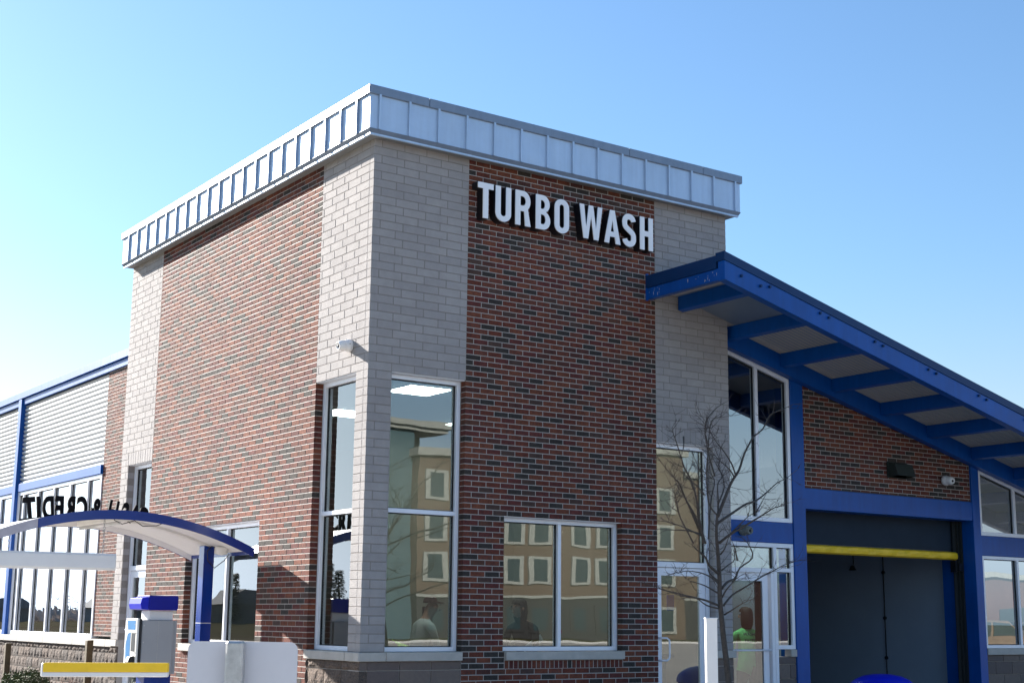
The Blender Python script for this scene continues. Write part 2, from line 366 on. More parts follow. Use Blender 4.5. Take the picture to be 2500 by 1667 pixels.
# wash-bay wing: slopes
SL = .245
zfas = lambda x: 4.83-SL*(x-4.16)       # roof edge
zsof = lambda x: 4.54-SL*(x-5.0)        # soffit
zraf = lambda x: zsof(x)-.255           # bottom of the wall rafter
wallt = MB()
XC1 = (7.055, 7.305); XC2 = (11.04, 11.22); HB = (1.955, 2.25)
fpoly(core, 'E', [(7.31, 2.25), (11.035, 2.25), (11.035, zsof(11.035)-.05), (7.31, zsof(7.31)-.05)], .0145, .24)
lay('brick', 'E', 7.315, 11.03, 2.255, zraf(7.3)+.06, RP, RL, w=.012, ztop=lambda u: zraf(u)+.05, first=(RL*.75, RL*.25))
# north wing: brick pier, stone base
wall_core(core, 'N', YT, 12.74, -.02, 5.0, [], rec, .24)
lay('brick', 'N', YT-.0, 12.74, -.02, 4.95, RP, RL, first=(RL, RL/2))
wall_core(score, 'N', YT, 34, G, -.2, [], -.03, .2)
stones('N', 9.0, 27, top=-.2, w=-.05, d=.1)
core.build('mortar_core', M_MORT, B); score.build('base_mortar_core', M_MORT, B)

# --- bricks: the 300 of a kind that show largest are single parts, the rest one joined part
def proj(p):
    d = Vector(p)-CAM_POS; z = d.dot(_f)
    if z < .1: return None
    return (1250+FPX*d.dot(RX)/z, 833.5-FPX*d.dot(UX)/z)
def unit(face, L, H, D, mi_, rock=0, seed=0):
    """brick with chamfered front edges; local x along the wall, y into it"""
    c = .0025 if not rock else .006
    mb = MB()
    if rock:
        rnd = random.Random(seed); nx, nz_ = 6, 3; k = 0; vs = []; fs = []
        for j in range(nz_+1):
            for i in range(nx+1):
                e = i in (0, nx) or j in (0, nz_)
                vs.append((L*i/nx, (0 if e else -rnd.uniform(.004, .022)), H*j/nz_))
        for j in range(nz_):
            for i in range(nx):
                a = j*(nx+1)+i; fs.append((a, a+1, a+nx+2, a+nx+1))
        mb.add(vs, fs)
        mb.add([(0,0,0),(L,0,0),(L,D,0),(0,D,0),(0,0,H),(L,0,H),(L,D,H),(0,D,H)], [(0,3,2,1),(4,5,6,7),(1,2,6,5),(3,0,4,7)])
    else:
        vs = [(c,0,c),(L-c,0,c),(L-c,0,H-c),(c,0,H-c),(0,c,0),(L,c,0),(L,c,H),(0,c,H),(0,D,0),(L,D,0),(L,D,H),(0,D,H)]
        fs = [(0,1,2,3),(4,5,1,0),(5,6,2,1),(6,7,3,2),(7,4,0,3),(8,9,5,4),(9,10,6,5),(10,11,7,6),(11,8,4,7)]
        mb.add(vs, fs)
    return mb
CACHE = {}
def place(kind, keep=300):
    items = []
    for it in BRK[kind]:
        face, u0, u1, z0, z1, w, d = it
        q = [proj(P(face, u, w, z)) for u, z in ((u0, z0), (u1, z0), (u1, z1), (u0, z1))]
        ar = 0
        if all(q):
            ar = abs(sum(q[i][0]*q[(i+1) % 4][1]-q[(i+1) % 4][0]*q[i][1] for i in range(4)))/2
            cx = sum(a[0] for a in q)/4; cy = sum(a[1] for a in q)/4
            if not (0 < cx < 2500 and 0 < cy < 1667): ar = 0
        items.append((ar, it))
    items.sort(key=lambda t: -t[0])
    rest = MB(); rnd = random.Random(5)
    palette = {'brick': BR, 'block': GR, 'stone_block': ST}[kind]
    smooth_pal = STS
    for n_, (ar, (face, u0, u1, z0, z1, w, d)) in enumerate(items):
        L = u1-u0; H = z1-z0; rock = kind == 'stone_block' and face in 'LN'
        pal = smooth_pal if (kind == 'stone_block' and not rock) else palette
        mi = rnd.choices(range(len(pal)), BW if kind == 'brick' else [1]*len(pal))[0]
        if kind == 'brick' and L < .15 and mi > 4 and rnd.random() < .3: mi = 2
        jit = rnd.uniform(-.0022, -.0006)
        rot = 0 if face in 'RE' else -math.pi/2
        loc = P(face, u0 if face in 'RE' else u1, w+jit, z0)
        if n_ < keep and ar > 0:
            key = (kind, round(L, 3), round(H, 3), round(d, 2), mi, rock, n_ % 4 if rock else 0)
            if key not in CACHE: CACHE[key] = unit(face, L, H, d, mi, rock, n_ % 4).mesh(kind, pal[mi])
            ob = bpy.data.objects.new(kind, CACHE[key]); COL.objects.link(ob)
            ob.parent = B; ob.location = loc-Vector(B.location); ob.rotation_euler = (rnd.uniform(-.004, .004), 0, rot+rnd.uniform(-.002, .002))
        else:
            mb = unit(face, L, H, d, mi, rock, n_ % 4)
            M = Matrix.Translation(loc) @ Matrix.Rotation(rot+rnd.uniform(-.002, .002), 4, 'Z')
            off = 0 if pal is palette else len(palette)
            rest.add([M @ Vector(v) for v in mb.v], mb.f, mi+off)
    if rest.v:
        rest.build({'brick': 'brickwork', 'block': 'blockwork', 'stone_block': 'stonework'}[kind], list(palette)+(list(smooth_pal) if kind == 'stone_block' else []), B, kind='stuff')
for k_ in BRK: place(k_)

# --- stone caps and sills (each slab a part)
def slab(name, face, u0, u1, z0, z1, w0=-.035, w1=.1):
    m = MB(); fbox(m, face, u0, u1, w0, w1, z0, z1); m.build(name, M_CAP, B, bev=.004)
slab('window_sill', 'R', SILLR[0], SILLR[1], -.098, -.004, -.045); slab('window_sill', 'L', SILLL[0], SILLL[1], -.098, -.004, -.045)
slab('cap_stone', 'R', -.035, .315, -.098, -.003, -.035, .1); slab('cap_stone', 'R', .319, 1.32, -.098, -.004, -.04, .1)
slab('cap_stone', 'L', .103, .283, -.098, -.003, -.035, .1); slab('cap_stone', 'L', .287, 1.279, -.098, -.004, -.04, .1)
slab('cap_stone', 'R', 5.272, XT+.03, -.098, -.003); slab('cap_stone', 'L', 7.602, YT+.03, -.098, -.003)
slab('cap_stone', 'E', 6.93, 7.045, -.1, -.003, -.03, .1); slab('cap_stone', 'E', 11.225, 14, -.1, -.003, -.035, .1)
for i in range(16): slab('cap_stone', 'N', 9.0+i*.92, 9.0+(i+1)*.92-.008, -.195, -.072, -.1, .12)

# --- windows
def bars(fr, face, pts_boxes, w0, w1):
    for u0, u1, z0, z1 in pts_boxes: fbox(fr, face, u0, u1, w0, w1, z0, z1)
def window(face, u0, u1, z0, z1, vs=(), hs=(), w=.10, t=.05, glass=M_GLASS, dep=.11, tb=None, name='window', parent=B):
    """rectangular window: frame (bars), gasket and one pane per light"""
    tb = tb or t
    root = MB(); us = [u0]+[v for v in vs]+[u1]; zs = [z0]+[h for h in hs]+[z1]
    for e in (u0, u1-t): fbox(root, face, e, e+t, w, w+dep, z0, z1)
    fbox(root, face, u0+t, u1-t, w+.001, w+dep, z1-t, z1); fbox(root, face, u0+t, u1-t, w+.001, w+dep, z0, z0+tb)
    for v in vs: fbox(root, face, v-t/2, v+t/2, w+.001, w+dep, z0+tb, z1-t)
    ul = [(u0+t, (vs[0]-t/2) if vs else u1-t)]+[(vs[i]+t/2, (vs[i+1]-t/2) if i+1 < len(vs) else u1-t) for i in range(len(vs))]
    zl = [(z0+tb, (hs[0]-t/2) if hs else z1-t)]+[(hs[i]+t/2, (hs[i+1]-t/2) if i+1 < len(hs) else z1-t) for i in range(len(hs))]
    for a, b in ul:
        for h in hs: fbox(root, face, a, b, w+.002, w+dep, h-t/2, h+t/2)
    ob = root.build(name, M_ALU, parent, bev=.003)
    if parent.parent is None:
        gk = MB(); e = .011  # black gasket strips also stand in for shade inside the frame depth
        for a, b in ul:
            for c, d in zl:
                for q in ((a, a+e, c, d), (b-e, b, c, d), (a+e, b-e, c, c+e), (a+e, b-e, d-e, d)): fbox(gk, face, q[0], q[1], w+.042, w+.07, q[2], q[3])
                pane(face, [(a+.004, c+.004), (b-.004, c+.004), (b-.004, d-.004), (a+.004, d-.004)], w+.052, glass, ob)
        gk.build('gasket', M_GASK, ob)
    return ob
window('R', W1[0]+.003, W1[1]-.003, .002, W1[3]-.003, hs=(1.575,))
window('L', W1L[0]+.003, W1L[1]-.003, .002, W1L[3]-.003, hs=(1.575,))
window('R', W2[0]+.003, W2[1]-.003, .002, W2[3]-.003, vs=(2.80,))
window('L', W3[0]+.003, W3[1]-.003, .002, W3[3]-.003, vs=(3.93,))
# steel lintels over the openings
for f, (a, b, c, d) in (('R', W1), ('L', W1L), ('R', W2), ('L', W3), ('R', DR), ('L', DL)):
    m = MB(); fbox(m, f, a+.002, b-.002, .012, .1, d-.0025, d+.005); m.build('lintel', M_ALU, B)

def door_unit(face, u0, u1, ztop, zbar, handle_left=True, w=.10):
    m = MB(); t = .055
    fbox(m, face, u0, u0+t, w, w+.11, G, ztop); fbox(m, face, u1-t, u1, w, w+.11, G, ztop)
    fbox(m, face, u0+t, u1-t, w+.001, w+.11, ztop-t, ztop); fbox(m, face, u0+t, u1-t, w+.001, w+.11, zbar-.035, zbar+.035)
    fr = m.build('door_frame', M_ALU, B, bev=.003)
    pane(face, [(u0+t, zbar+.035), (u1-t, zbar+.035), (u1-t, ztop-t), (u0+t, ztop-t)], w+.052, M_GLASS, fr)
    gk = MB(); e = .011; a, b, c, d = u0+t, u1-t, zbar+.035, ztop-t
    for q in ((a, a+e, c, d), (b-e, b, c, d), (a+e, b-e, c, c+e), (a+e, b-e, d-e, d)): fbox(gk, face, q[0], q[1], w+.04, w+.07, q[2], q[3])
    gk.build('gasket', M_GASK, fr)
    a, b = u0+t+.006, u1-t-.006; zt = zbar-.041; s = .10; zb = G+.13
    m = MB(); fbox(m, face, a, a+s, w+.02, w+.065, G+.02, zt); fbox(m, face, b-s, b, w+.02, w+.065, G+.02, zt)
    fbox(m, face, a+s, b-s, w+.021, w+.064, zt-s, zt); fbox(m, face, a+s, b-s, w+.021, w+.064, G+.02, zb+.1)
    dr = m.build('door', M_ALU, B, bev=.002)
    pane(face, [(a+s, zb+.1), (b-s, zb+.1), (b-s, zt-s), (a+s, zt-s)], w+.04, M_GLASS, dr)
    hu = a+.035 if handle_left else b-.035; sg = 1 if handle_left else -1
    q = [P(face, hu, w+.02, .155), P(face, hu+sg*.02, w-.04, .155), P(face, hu+sg*.09, w-.05, .155), P(face, hu+sg*.125, w-.055, .13), P(face, hu+sg*.13, w-.055, .08),
         P(face, hu+sg*.13, w-.055, -.05), P(face, hu+sg*.125, w-.055, -.10), P(face, hu+sg*.09, w-.05, -.125), P(face, hu+sg*.02, w-.04, -.125), P(face, hu, w+.02, -.125)]
    m = MB(); m.tube(q, .0115, 10); m.build('handle', M_ALU, dr, smooth=True)
    m = MB(); m.lathe([(0, 0), (.014, 0), (.014, .006), (0, .006)], P(face, hu-sg*.002, w+.0195, .02), P(face, 0, -1, 0)-P(face, 0, 0, 0), 12); m.build('lock', M_GALV, dr)
door_unit('R', DR[0]+.004, DR[1]-.004, DR[3]-.004, 1.085, True)
door_unit('L', DL[0]+.004, DL[1]-.004, DL[3]-.004, 1.075, False)

# --- tower cornice: soffit, drip mould, standing-seam panels, coping
OH = .17; zp0, zp1, zc1 = 5.935, 6.36, 6.462; XE = 5.705; YE = 7.99
m = MB(); m.box(-OH+.03, XE-.03, -OH+.03, .2, 5.885, 5.93); m.box(-OH+.03, .2, .2, YE-.03, 5.885, 5.93); m.box(.2, XE-.03, YE-.4, YE-.03, 5.885, 5.93); m.box(XE-.3, XE-.03, .2, YE-.4, 5.885, 5.93)
m.build('soffit', M_SOF, B)
m = MB()
for a, b in (((-OH+.012, -OH+.012), (XE-.012, -OH+.012)), ((-OH+.012, -OH+.012), (-OH+.012, YE-.012))):
    pass
m.box(-OH+.018, XE-.018, -OH+.018, -OH+.05, 5.872, 5.893); m.box(-OH+.018, -OH+.05, -OH+.05, YE-.018, 5.872, 5.893)
m.build('drip_edge', M_PANEL, B)
m = MB()   # sloped trim between drip and panels
def trim(p0, p1, q0, q1): m.add([p0, p1, q1, q0], [(0, 1, 2, 3)])
trim((-OH+.018, -OH+.018, 5.893), (XE-.018, -OH+.018, 5.893), (-OH-.012, -OH-.012, 5.935), (XE+.0, -OH-.012, 5.935))
trim((-OH+.018, YE-.018, 5.893), (-OH+.018, -OH+.018, 5.893), (-OH-.012, YE+.0, 5.935), (-OH-.012, -OH-.012, 5.935))
trim((XE-.018, -OH+.018, 5.893), (XE-.018, YE-.02, 5.893), (XE, -OH-.012, 5.935), (XE, YE, 5.935))
trim((XE-.018, YE-.018, 5.893), (-OH+.018, YE-.018, 5.893), (XE, YE, 5.935), (-OH-.012, YE, 5.935))
m.box(-OH-.012, XE, -OH-.012, -OH+.02, 5.9355, 5.938); m.box(-OH-.012, -OH+.02, -OH+.02, YE, 5.9355, 5.938)
m.build('cornice_trim', M_COPE, B)
m = MB(); m.box(-OH+.012, XE-.012, -OH+.012, YE-.012, 5.94, 6.38); m.build('parapet_core', M_COPE, B)
def seam(face_axis, pos):
    s = MB(); h = .026
    if face_axis == 'x': s.box(pos-.006, pos+.006, -OH-h, -OH+.002, zp0+.004, zp1); s.box(pos-.006, pos+.022, -OH-h-.003, -OH-h+.001, zp0+.004, zp1)
    else: s.box(-OH-h, -OH+.002, pos-.006, pos+.006, zp0+.004, zp1); s.box(-OH-h-.003, -OH-h+.001, pos-.022, pos+.006, zp0+.004, zp1)
    return s
xs = [-OH+.0, -.055]+[-.055+i*.4035 for i in range(1, 15)]+[XE]
for i, (a, b) in enumerate(zip(xs, xs[1:])):
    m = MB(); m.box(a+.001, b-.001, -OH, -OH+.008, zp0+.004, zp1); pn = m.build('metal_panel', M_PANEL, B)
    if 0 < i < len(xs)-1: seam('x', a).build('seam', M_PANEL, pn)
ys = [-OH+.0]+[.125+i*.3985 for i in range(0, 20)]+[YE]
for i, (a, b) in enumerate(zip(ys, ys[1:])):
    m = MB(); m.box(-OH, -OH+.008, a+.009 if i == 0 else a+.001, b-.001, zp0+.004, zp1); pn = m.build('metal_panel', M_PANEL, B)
    if i > 0: seam('y', a).build('seam', M_PANEL, pn)
def cope(x0, x1, y0, y1):
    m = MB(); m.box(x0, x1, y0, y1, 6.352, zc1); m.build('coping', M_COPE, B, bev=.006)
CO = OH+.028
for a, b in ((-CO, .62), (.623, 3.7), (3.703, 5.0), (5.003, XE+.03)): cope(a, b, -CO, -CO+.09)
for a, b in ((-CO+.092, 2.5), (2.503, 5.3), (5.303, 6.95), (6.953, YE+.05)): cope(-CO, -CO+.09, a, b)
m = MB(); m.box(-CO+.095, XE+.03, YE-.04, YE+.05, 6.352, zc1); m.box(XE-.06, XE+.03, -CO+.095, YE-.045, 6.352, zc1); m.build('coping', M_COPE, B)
m = MB(); m.box(-.1, XE-.08, -.1, YE-.1, 6.25, 6.40); m.build('roof_membrane', M_CONC, B)

# --- wash-bay wing
def wq(name, mb, M_, bev=0., parent=B): return mb.build(name, M_, parent, bev=bev)
for i, (a, b) in enumerate((XC1, XC2)):
    m = MB(); fbox(m, 'E', a, b, -.02, .30, G, zsof(b)-.05); wq('steel_column', m, M_BLUE, .006)
m = MB(); fbox(m, 'E', 7.306, 11.039, -.008, .28, HB[0], HB[1]); wq('door_header', m, M_BLUE, .006)
m = MB(); fbox(m, 'E', 7.306, 11.039, .0, .015, HB[1]+.002, HB[1]+.012); wq('flashing', m, M_BLACK)
m = MB(); fbox(m, 'E', XT+.0, 7.05, -.006, .2, 1.448, 1.738); wq('spandrel_beam', m, M_BLUE, .006)
m = MB(); fbox(m, 'E', 11.225, 15.9, -.006, .2, 1.425, 1.735); wq('spandrel_beam', m, M_BLUE, .006)
# wall rafter
m = MB(); x0, x1 = XT+.003, 15.9
m.prism([(x0, .155, zraf(x0)), (x1, .155, zraf(x1)), (x1, .155, zsof(x1)), (x0, .155, zsof(x0))], (0, .12, 0)); wq('wall_rafter', m, M_BLUE, .004)
# roof: front beam, side beam, deck panels, purlins
XL = 4.13; YF = -1.5; XR = 15.6
m = MB(); zb = lambda x: 4.49-SL*(x-4.2); zt_ = lambda x: 4.735-SL*(x-4.2)
m.prism([(XL+.0, YF, zb(XL)), (XR, YF, zb(XR)), (XR, YF, zt_(XR)), (XL, YF, zt_(XL))], (0, .12, 0)); beam = wq('front_beam', m, M_BLUE, .004)
m = MB(); m.prism([(XL-.012, YF-.012, zt_(XL)+.002), (XR, YF-.012, zt_(XR)+.002), (XR, YF-.012, zt_(XR)+.112), (XL-.012, YF-.012, zt_(XL)+.112)], (0, .16, 0)); wq('roof_coping', m, M_BLUED)
m = MB(); m.box(XL, XL+.09, YF+.122, -.004, 4.515, 4.665); sb = wq('side_beam', m, M_BLUE, .004)
M_DROP = mat('dried_droppings', (.55, .55, .52), .9); m = MB(); rd_ = random.Random(9)
for i in range(26):
    yy = rd_.choice((rd_.uniform(-.35, -.02), rd_.uniform(-1.36, -1.0), rd_.uniform(-1.3, -.1))); zz = rd_.uniform(4.55, 4.65); hh_ = rd_.uniform(.004, .02)*(2.4 if rd_.random() < .2 else 1); ww = rd_.uniform(.002, .006)
    m.prism([(XL-.0005, yy-ww, zz), (XL-.0005, yy, zz+hh_*.3), (XL-.0005, yy+ww, zz), (XL-.0005, yy+ww*.4, zz-hh_), (XL-.0005, yy-ww*.3, zz-hh_)], (-.001, 0, 0))
m.build('bird_droppings', M_DROP, sb, kind='stuff')
m = MB(); m.box(XL-.012, XL+.10, YF+.15, -.003, 4.667, 4.835); wq('roof_coping', m, M_BLUED, .003)
m = MB(); m.box(XL-.01, XL+.02, -.03, -.003, 4.5, 4.86); wq('end_plate', m, M_BLUE)
bl = MB()
for xb in (4.40, 4.73, 4.89, 5.79, 5.95, 6.82, 6.98, 7.89, 8.05, 8.95, 9.12, 9.98, 10.14):
    z = zt_(xb)-(.05 if xb > 4.8 else .1)
    bolt = MB(); bolt.lathe([(0, .03), (.018, .03), (.018, 0)], (xb, YF, z), (0, -1, 0), 6); bolt.build('bolt', M_BLUED, beam)
pur = [4.66+1.04*i for i in range(0, 11)]
for i, xp in enumerate(pur):
    m = MB(); y1 = -.03 if xp < XT else .155
    zz = zsof(xp)
    m.prism([(xp, YF+.12, zz-.185), (xp, y1, zz-.185), (xp, y1, zz), (xp, YF+.12, zz)], (.085, 0, -.085*SL)); wq('purlin', m, M_BLUE, .005)
    if i < len(pur)-1 or True:
        xa = xp+.0; xb = pur[i+1] if i+1 < len(pur) else XR
        dk = MB(); n_ = 20; yy0 = YF+.12; yy1 = .156
        for j in range(n_):      # ribbed deck, ribs run down the slope
            ya = yy0+(yy1-yy0)*j/n_; yb = yy0+(yy1-yy0)*(j+1)/n_; yc = ya+(yb-ya)*.62
            dk.add([(xa, ya, zsof(xa)+.004), (xb, ya, zsof(xb)+.004), (xb, yc, zsof(xb)+.004), (xa, yc, zsof(xa)+.004)], [(0, 3, 2, 1)])
            dk.add([(xa, yc, zsof(xa)+.004), (xb, yc, zsof(xb)+.004), (xb, (yc+yb)/2, zsof(xb)+.022), (xa, (yc+yb)/2, zsof(xa)+.022)], [(0, 3, 2, 1)])
            dk.add([(xa, (yc+yb)/2, zsof(xa)+.022), (xb, (yc+yb)/2, zsof(xb)+.022), (xb, yb, zsof(xb)+.004), (xa, yb, zsof(xa)+.004)], [(0, 3, 2, 1)])
        dk.build('deck_panel', M_DECK, B)
dk = MB(); xa, xb = XL+.09, pur[0]
dk.add([(xa, YF+.12, zsof(xa)+.004-.05), (xb, YF+.12, zsof(xb)+.004), (xb, -.004, zsof(xb)+.004), (xa, -.004, zsof(xa)+.004-.05)], [(0, 3, 2, 1)]); dk.build('deck_panel', M_DECK, B)
m = MB(); m.prism([(XL, YF+.13, 4.80), (XR, YF+.13, zfas(XR)-.03), (XR, YF+.13, zsof(XR)+.03), (XL+.2, YF+.13, zsof(XL+.2)+.0)], (0, 1.36, 0)); m.build('roof_sheet', M_COPE, B)
m = MB(); m.prism([(XT+.01, -.005, zfas(XT)-.03), (XR, -.005, zfas(XR)-.03), (XR, -.005, zsof(XR)+.03), (XT+.01, -.005, zsof(XT)+.03)], (0, 13, 0)); m.build('roof_sheet', M_COPE, B)

# sloped windows of the wing
def slope_window(u0, u1, z0, zt, vs, t=.06, w=.0, glass=M_GLASSB):
    """trapezoid window, head follows zt(u)"""
    m = MB(); e = .1
    fpoly(m, 'E', [(u0, z0), (u0+t, z0), (u0+t, zt(u0+t)), (u0, zt(u0))], w, w+e)
    fpoly(m, 'E', [(u1-t, z0), (u1, z0), (u1, zt(u1)), (u1-t, zt(u1-t))], w, w+e)
    fpoly(m, 'E', [(u0+t, zt(u0+t)-t*1.1), (u1-t, zt(u1-t)-t*1.1), (u1-t, zt(u1-t)), (u0+t, zt(u0+t))], w+.001, w+e)
    fpoly(m, 'E', [(u0+t, z0), (u1-t, z0), (u1-t, z0+t), (u0+t, z0+t)], w+.001, w+e)
    for v in vs: fpoly(m, 'E', [(v-t/2, z0+t), (v+t/2, z0+t), (v+t/2, zt(v+t/2)-t*1.1), (v-t/2, zt(v-t/2)-t*1.1)], w+.002, w+e)
    ob = m.build('window', M_ALU, B, bev=.003)
    us = [u0+t]+[x for v in vs for x in (v-t/2, v+t/2)]+[u1-t]; gk = MB(); s = .012
    for a, b in zip(us[::2], us[1::2]):
        za, zb_ = zt(a)-t*1.1, zt(b)-t*1.1
        pane('E', [(a+.003, z0+t), (b-.003, z0+t), (b-.003, zb_), (a+.003, za)], w+.05, glass, ob)
        fpoly(gk, 'E', [(b-s, z0+t), (b, z0+t), (b, zb_), (b-s, zb_)], w+.036, w+.066); fpoly(gk, 'E', [(a, z0+t), (a+s*.4, z0+t), (a+s*.4, za), (a, za)], w+.036, w+.066)
        fpoly(gk, 'E', [(a, za-s*1.6), (b, zb_-s*1.6), (b, zb_), (a, za)], w+.035, w+.067)
    gk.build('gasket', M_GASK, ob)
zw = lambda u: zraf(u)+.012
zwl = lambda u: 4.10-.258*(u-5.86)
slope_window(XT+.005, 7.05, 1.74, zwl, (6.40,))
zwr = lambda u: 2.79-.2485*(u-11.24)
slope_window(11.225, 13.0, 1.738, zwr, (12.13,)); 
window('E', 11.225, 13.0, -.001, 1.422, vs=(12.13,), w=0., glass=M_GLASSB)
# blue infill above the sloped heads, up to the rafter
m = MB(); fpoly(m, 'E', [(XT+.004, zwl(XT)+.002), (7.053, zwl(7.053)+.002), (7.053, zsof(7.053)-.03), (XT+.004, zsof(XT)-.03)], .01, .15); fpoly(m, 'E', [(11.223, zwr(11.223)+.002), (13.0, zwr(13.0)+.002), (13.0, zsof(13)-.03), (11.223, zsof(11.223)-.03)], .01, .15)
fpoly(m, 'E', [(13.002, -.1), (15.9, -.1), (15.9, zsof(15.9)-.03), (13.002, zsof(13)-.03)], .01, .15); m.build('infill_panel', M_BLUE, B)
# storefront below: transom, sidelight and swing door
m = MB(); t = .055
for a, b, c, d in ((XT+.005, 7.05, 1.385, 1.445), (6.66, 6.72, -.0, 1.385), (6.995, 7.05, -.0, 1.385), (XT+.005, 6.66, 1.035, 1.095), (6.72, 6.995, 1.05, 1.105), (6.72, 6.995, 0, .055), (6.60, 6.655, G, 1.035), (XT+.005, 5.72, G, 1.035), (6.66, 6.72, G, -.002)):
    fbox(m, 'E', a, b, 0, .1, c, d)
sf = m.build('storefront', M_ALU, B, bev=.003)
gk = MB()  # gasket on right and top only, painting in the frame's shade as well
for a, b, c, d in ((XT+.005, 6.66, 1.095, 1.385), (6.72, 6.995, 1.105, 1.385), (6.72, 6.995, .055, 1.05)):
    pane('E', [(a, c), (b, c), (b, d), (a, d)], .05, M_GLASS, sf)
    fbox(gk, 'E', b-.014, b, .035, .066, c, d); fbox(gk, 'E', a, b-.014, .035, .066, d-.012, d)
gk.build('gasket', M_GASK, sf)
m = MB(); s = .1
fbox(m, 'E', 5.73, 5.83, .04, .085, G+.02, 1.03); fbox(m, 'E', 6.47, 6.575, .04, .085, G+.02, 1.03); fbox(m, 'E', 5.83, 6.47, .041, .084, .92, 1.03); fbox(m, 'E', 5.83, 6.47, .041, .084, G+.02, G+.25)
dr = m.build('door', M_ALU, B, bev=.002)
pane('E', [(5.83, G+.25), (6.47, G+.25), (6.47, .92), (5.83, .92)], .058, M_GLASS, dr)
p = MB(); fbox(p, 'E', 6.36, 6.47, .072, .09, G+.25, .92); p.build('dark_interior_strip', M_DARKT, dr)  # dark strip painted in for the unlit interior beside the stile
p = MB(); p.tube([P('E', 5.80, .03, -.01), P('E', 5.80, -.03, -.01), P('E', 6.55, -.03, -.01), P('E', 6.55, .03, -.01)], .012, 8); p.build('push_bar', M_ALU, dr, smooth=True)
wall_core(core2 := MB(), 'E', 6.725, 7.05, G, -.1, [], .02, .2); core2.build('base_mortar_core', M_MORT, B)
for nm, u0, u1 in (('stone_block', 6.725, 7.05), ('stone_block', 11.225, 13.0)):
    z = -.1; k = 0
    for h in (.1, .2, .2, .2, .2, .15):
        u = u0-(.2 if k % 2 else 0)
        while u < u1:
            s, t_ = max(u, u0), min(u+.41, u1)
            if t_-s > .02:
                q = MB(); fbox(q, 'E', s+.004, t_-.004, 0, .1, z-h+.005, z-.005); q.build('stone_block', random.choice(STS), B, bev=.002)
            u += .41
        z -= h; k += 1
wall_core(core3 := MB(), 'E', 11.225, 13, G, -.1, [], .02, .2); core3.build('base_mortar_core', M_MORT, B)

# wash bay: reveals, roller door, track, interior
YB = .6
m = MB(); m.box(7.30, 7.62, .61, 9, G, 2.6); m.box(11.25, 11.45, .92, 9, G, 2.6); m.box(7.3, 11.3, 8.8, 9, G, 2.6); m.build('bay_wall', M_SLATE, B)
m = MB(); m.box(7.3, 11.3, .93, 9, 2.3, 2.4); m.build('bay_ceiling', M_SLATE, B)
m = MB(); m.box(7.3, 11.3, .3, 9, G, G+.02); m.build('bay_floor', M_CONC, B)
m = MB(); m.box(11.04, 11.24, .605, .92, G, 2.2); m.build('steel_column', M_BLUE, B)
m = MB(); m.box(7.31, 11.1, YB+.03, YB+.05, 1.49, 2.05); rd = m.build('roller_door', M_DOORP, B)
m = MB(); m.box(7.31, 10.98, YB+.018, YB+.052, 1.478, 1.492); m.build('bottom_seal', M_DARKT, rd)
m = MB(); nseg = 40; X0, X1 = 7.33, 10.955
for i in range(nseg):      # padded yellow bar, slightly creased
    xa = X0+(X1-X0)*i/nseg; xb = X0+(X1-X0)*(i+1)/nseg; r_ = lambda x: .012*math.sin(x*9.1)+.006*math.sin(x*23)+.004*math.sin(x*51)
    prof = [(-.01, 1.352), (-.05, 1.372), (-.06, 1.41), (-.05, 1.455), (-.01, 1.475), (.05, 1.475), (.05, 1.352)]
    for (w0, z0), (w1, z1) in zip(prof, prof[1:]+prof[:1]):
        m.add([(xa, YB+w0+r_(xa+z0)*.8, z0), (xb, YB+w0+r_(xb+z0)*.8, z0), (xb, YB+w1+r_(xb+z1)*.8, z1), (xa, YB+w1+r_(xa+z1)*.8, z1)], [(0, 1, 2, 3)])
m.build('yellow_edge_pad', M_YEL, rd, smooth=False)
m = MB(); m.box(11.0, 11.035, .50, .60, G, 2.0); m.box(10.97, 11.0, .55, .60, G, 2.0); m.box(10.9, 10.97, .585, .60, G, 2.0); tr = m.build('door_track', M_DARKT, B)
m = MB(); m.box(10.86, 10.9, .52, .62, 1.16, 1.34); m.box(10.9, 11.0, .48, .55, 1.18, 1.30); m.build('track_bracket', M_BLACK, tr)
m = MB(); m.tube([(11.235, 2.3, 2.3), (11.235, 2.3, G)], .011, 6)
for z in (1.2, .45, -.2): m.lathe([(0, 0), (.03, 0), (.03, .03), (0, .03)], (11.25, 2.3, z), (-1, 0, 0), 8)
m.build('conduit', M_DARKT, B)
m = MB(); m.tube([(11.235, 2.95, 1.7), (11.235, 2.95, 1.35)], .009, 6); m.lathe([(0, .09), (.03, .08), (.045, .03), (.07, 0), (0, 0)], (11.21, 2.95, 1.25), (0, 0, 1), 12); m.build('spray_nozzle', M_DARKT, B)

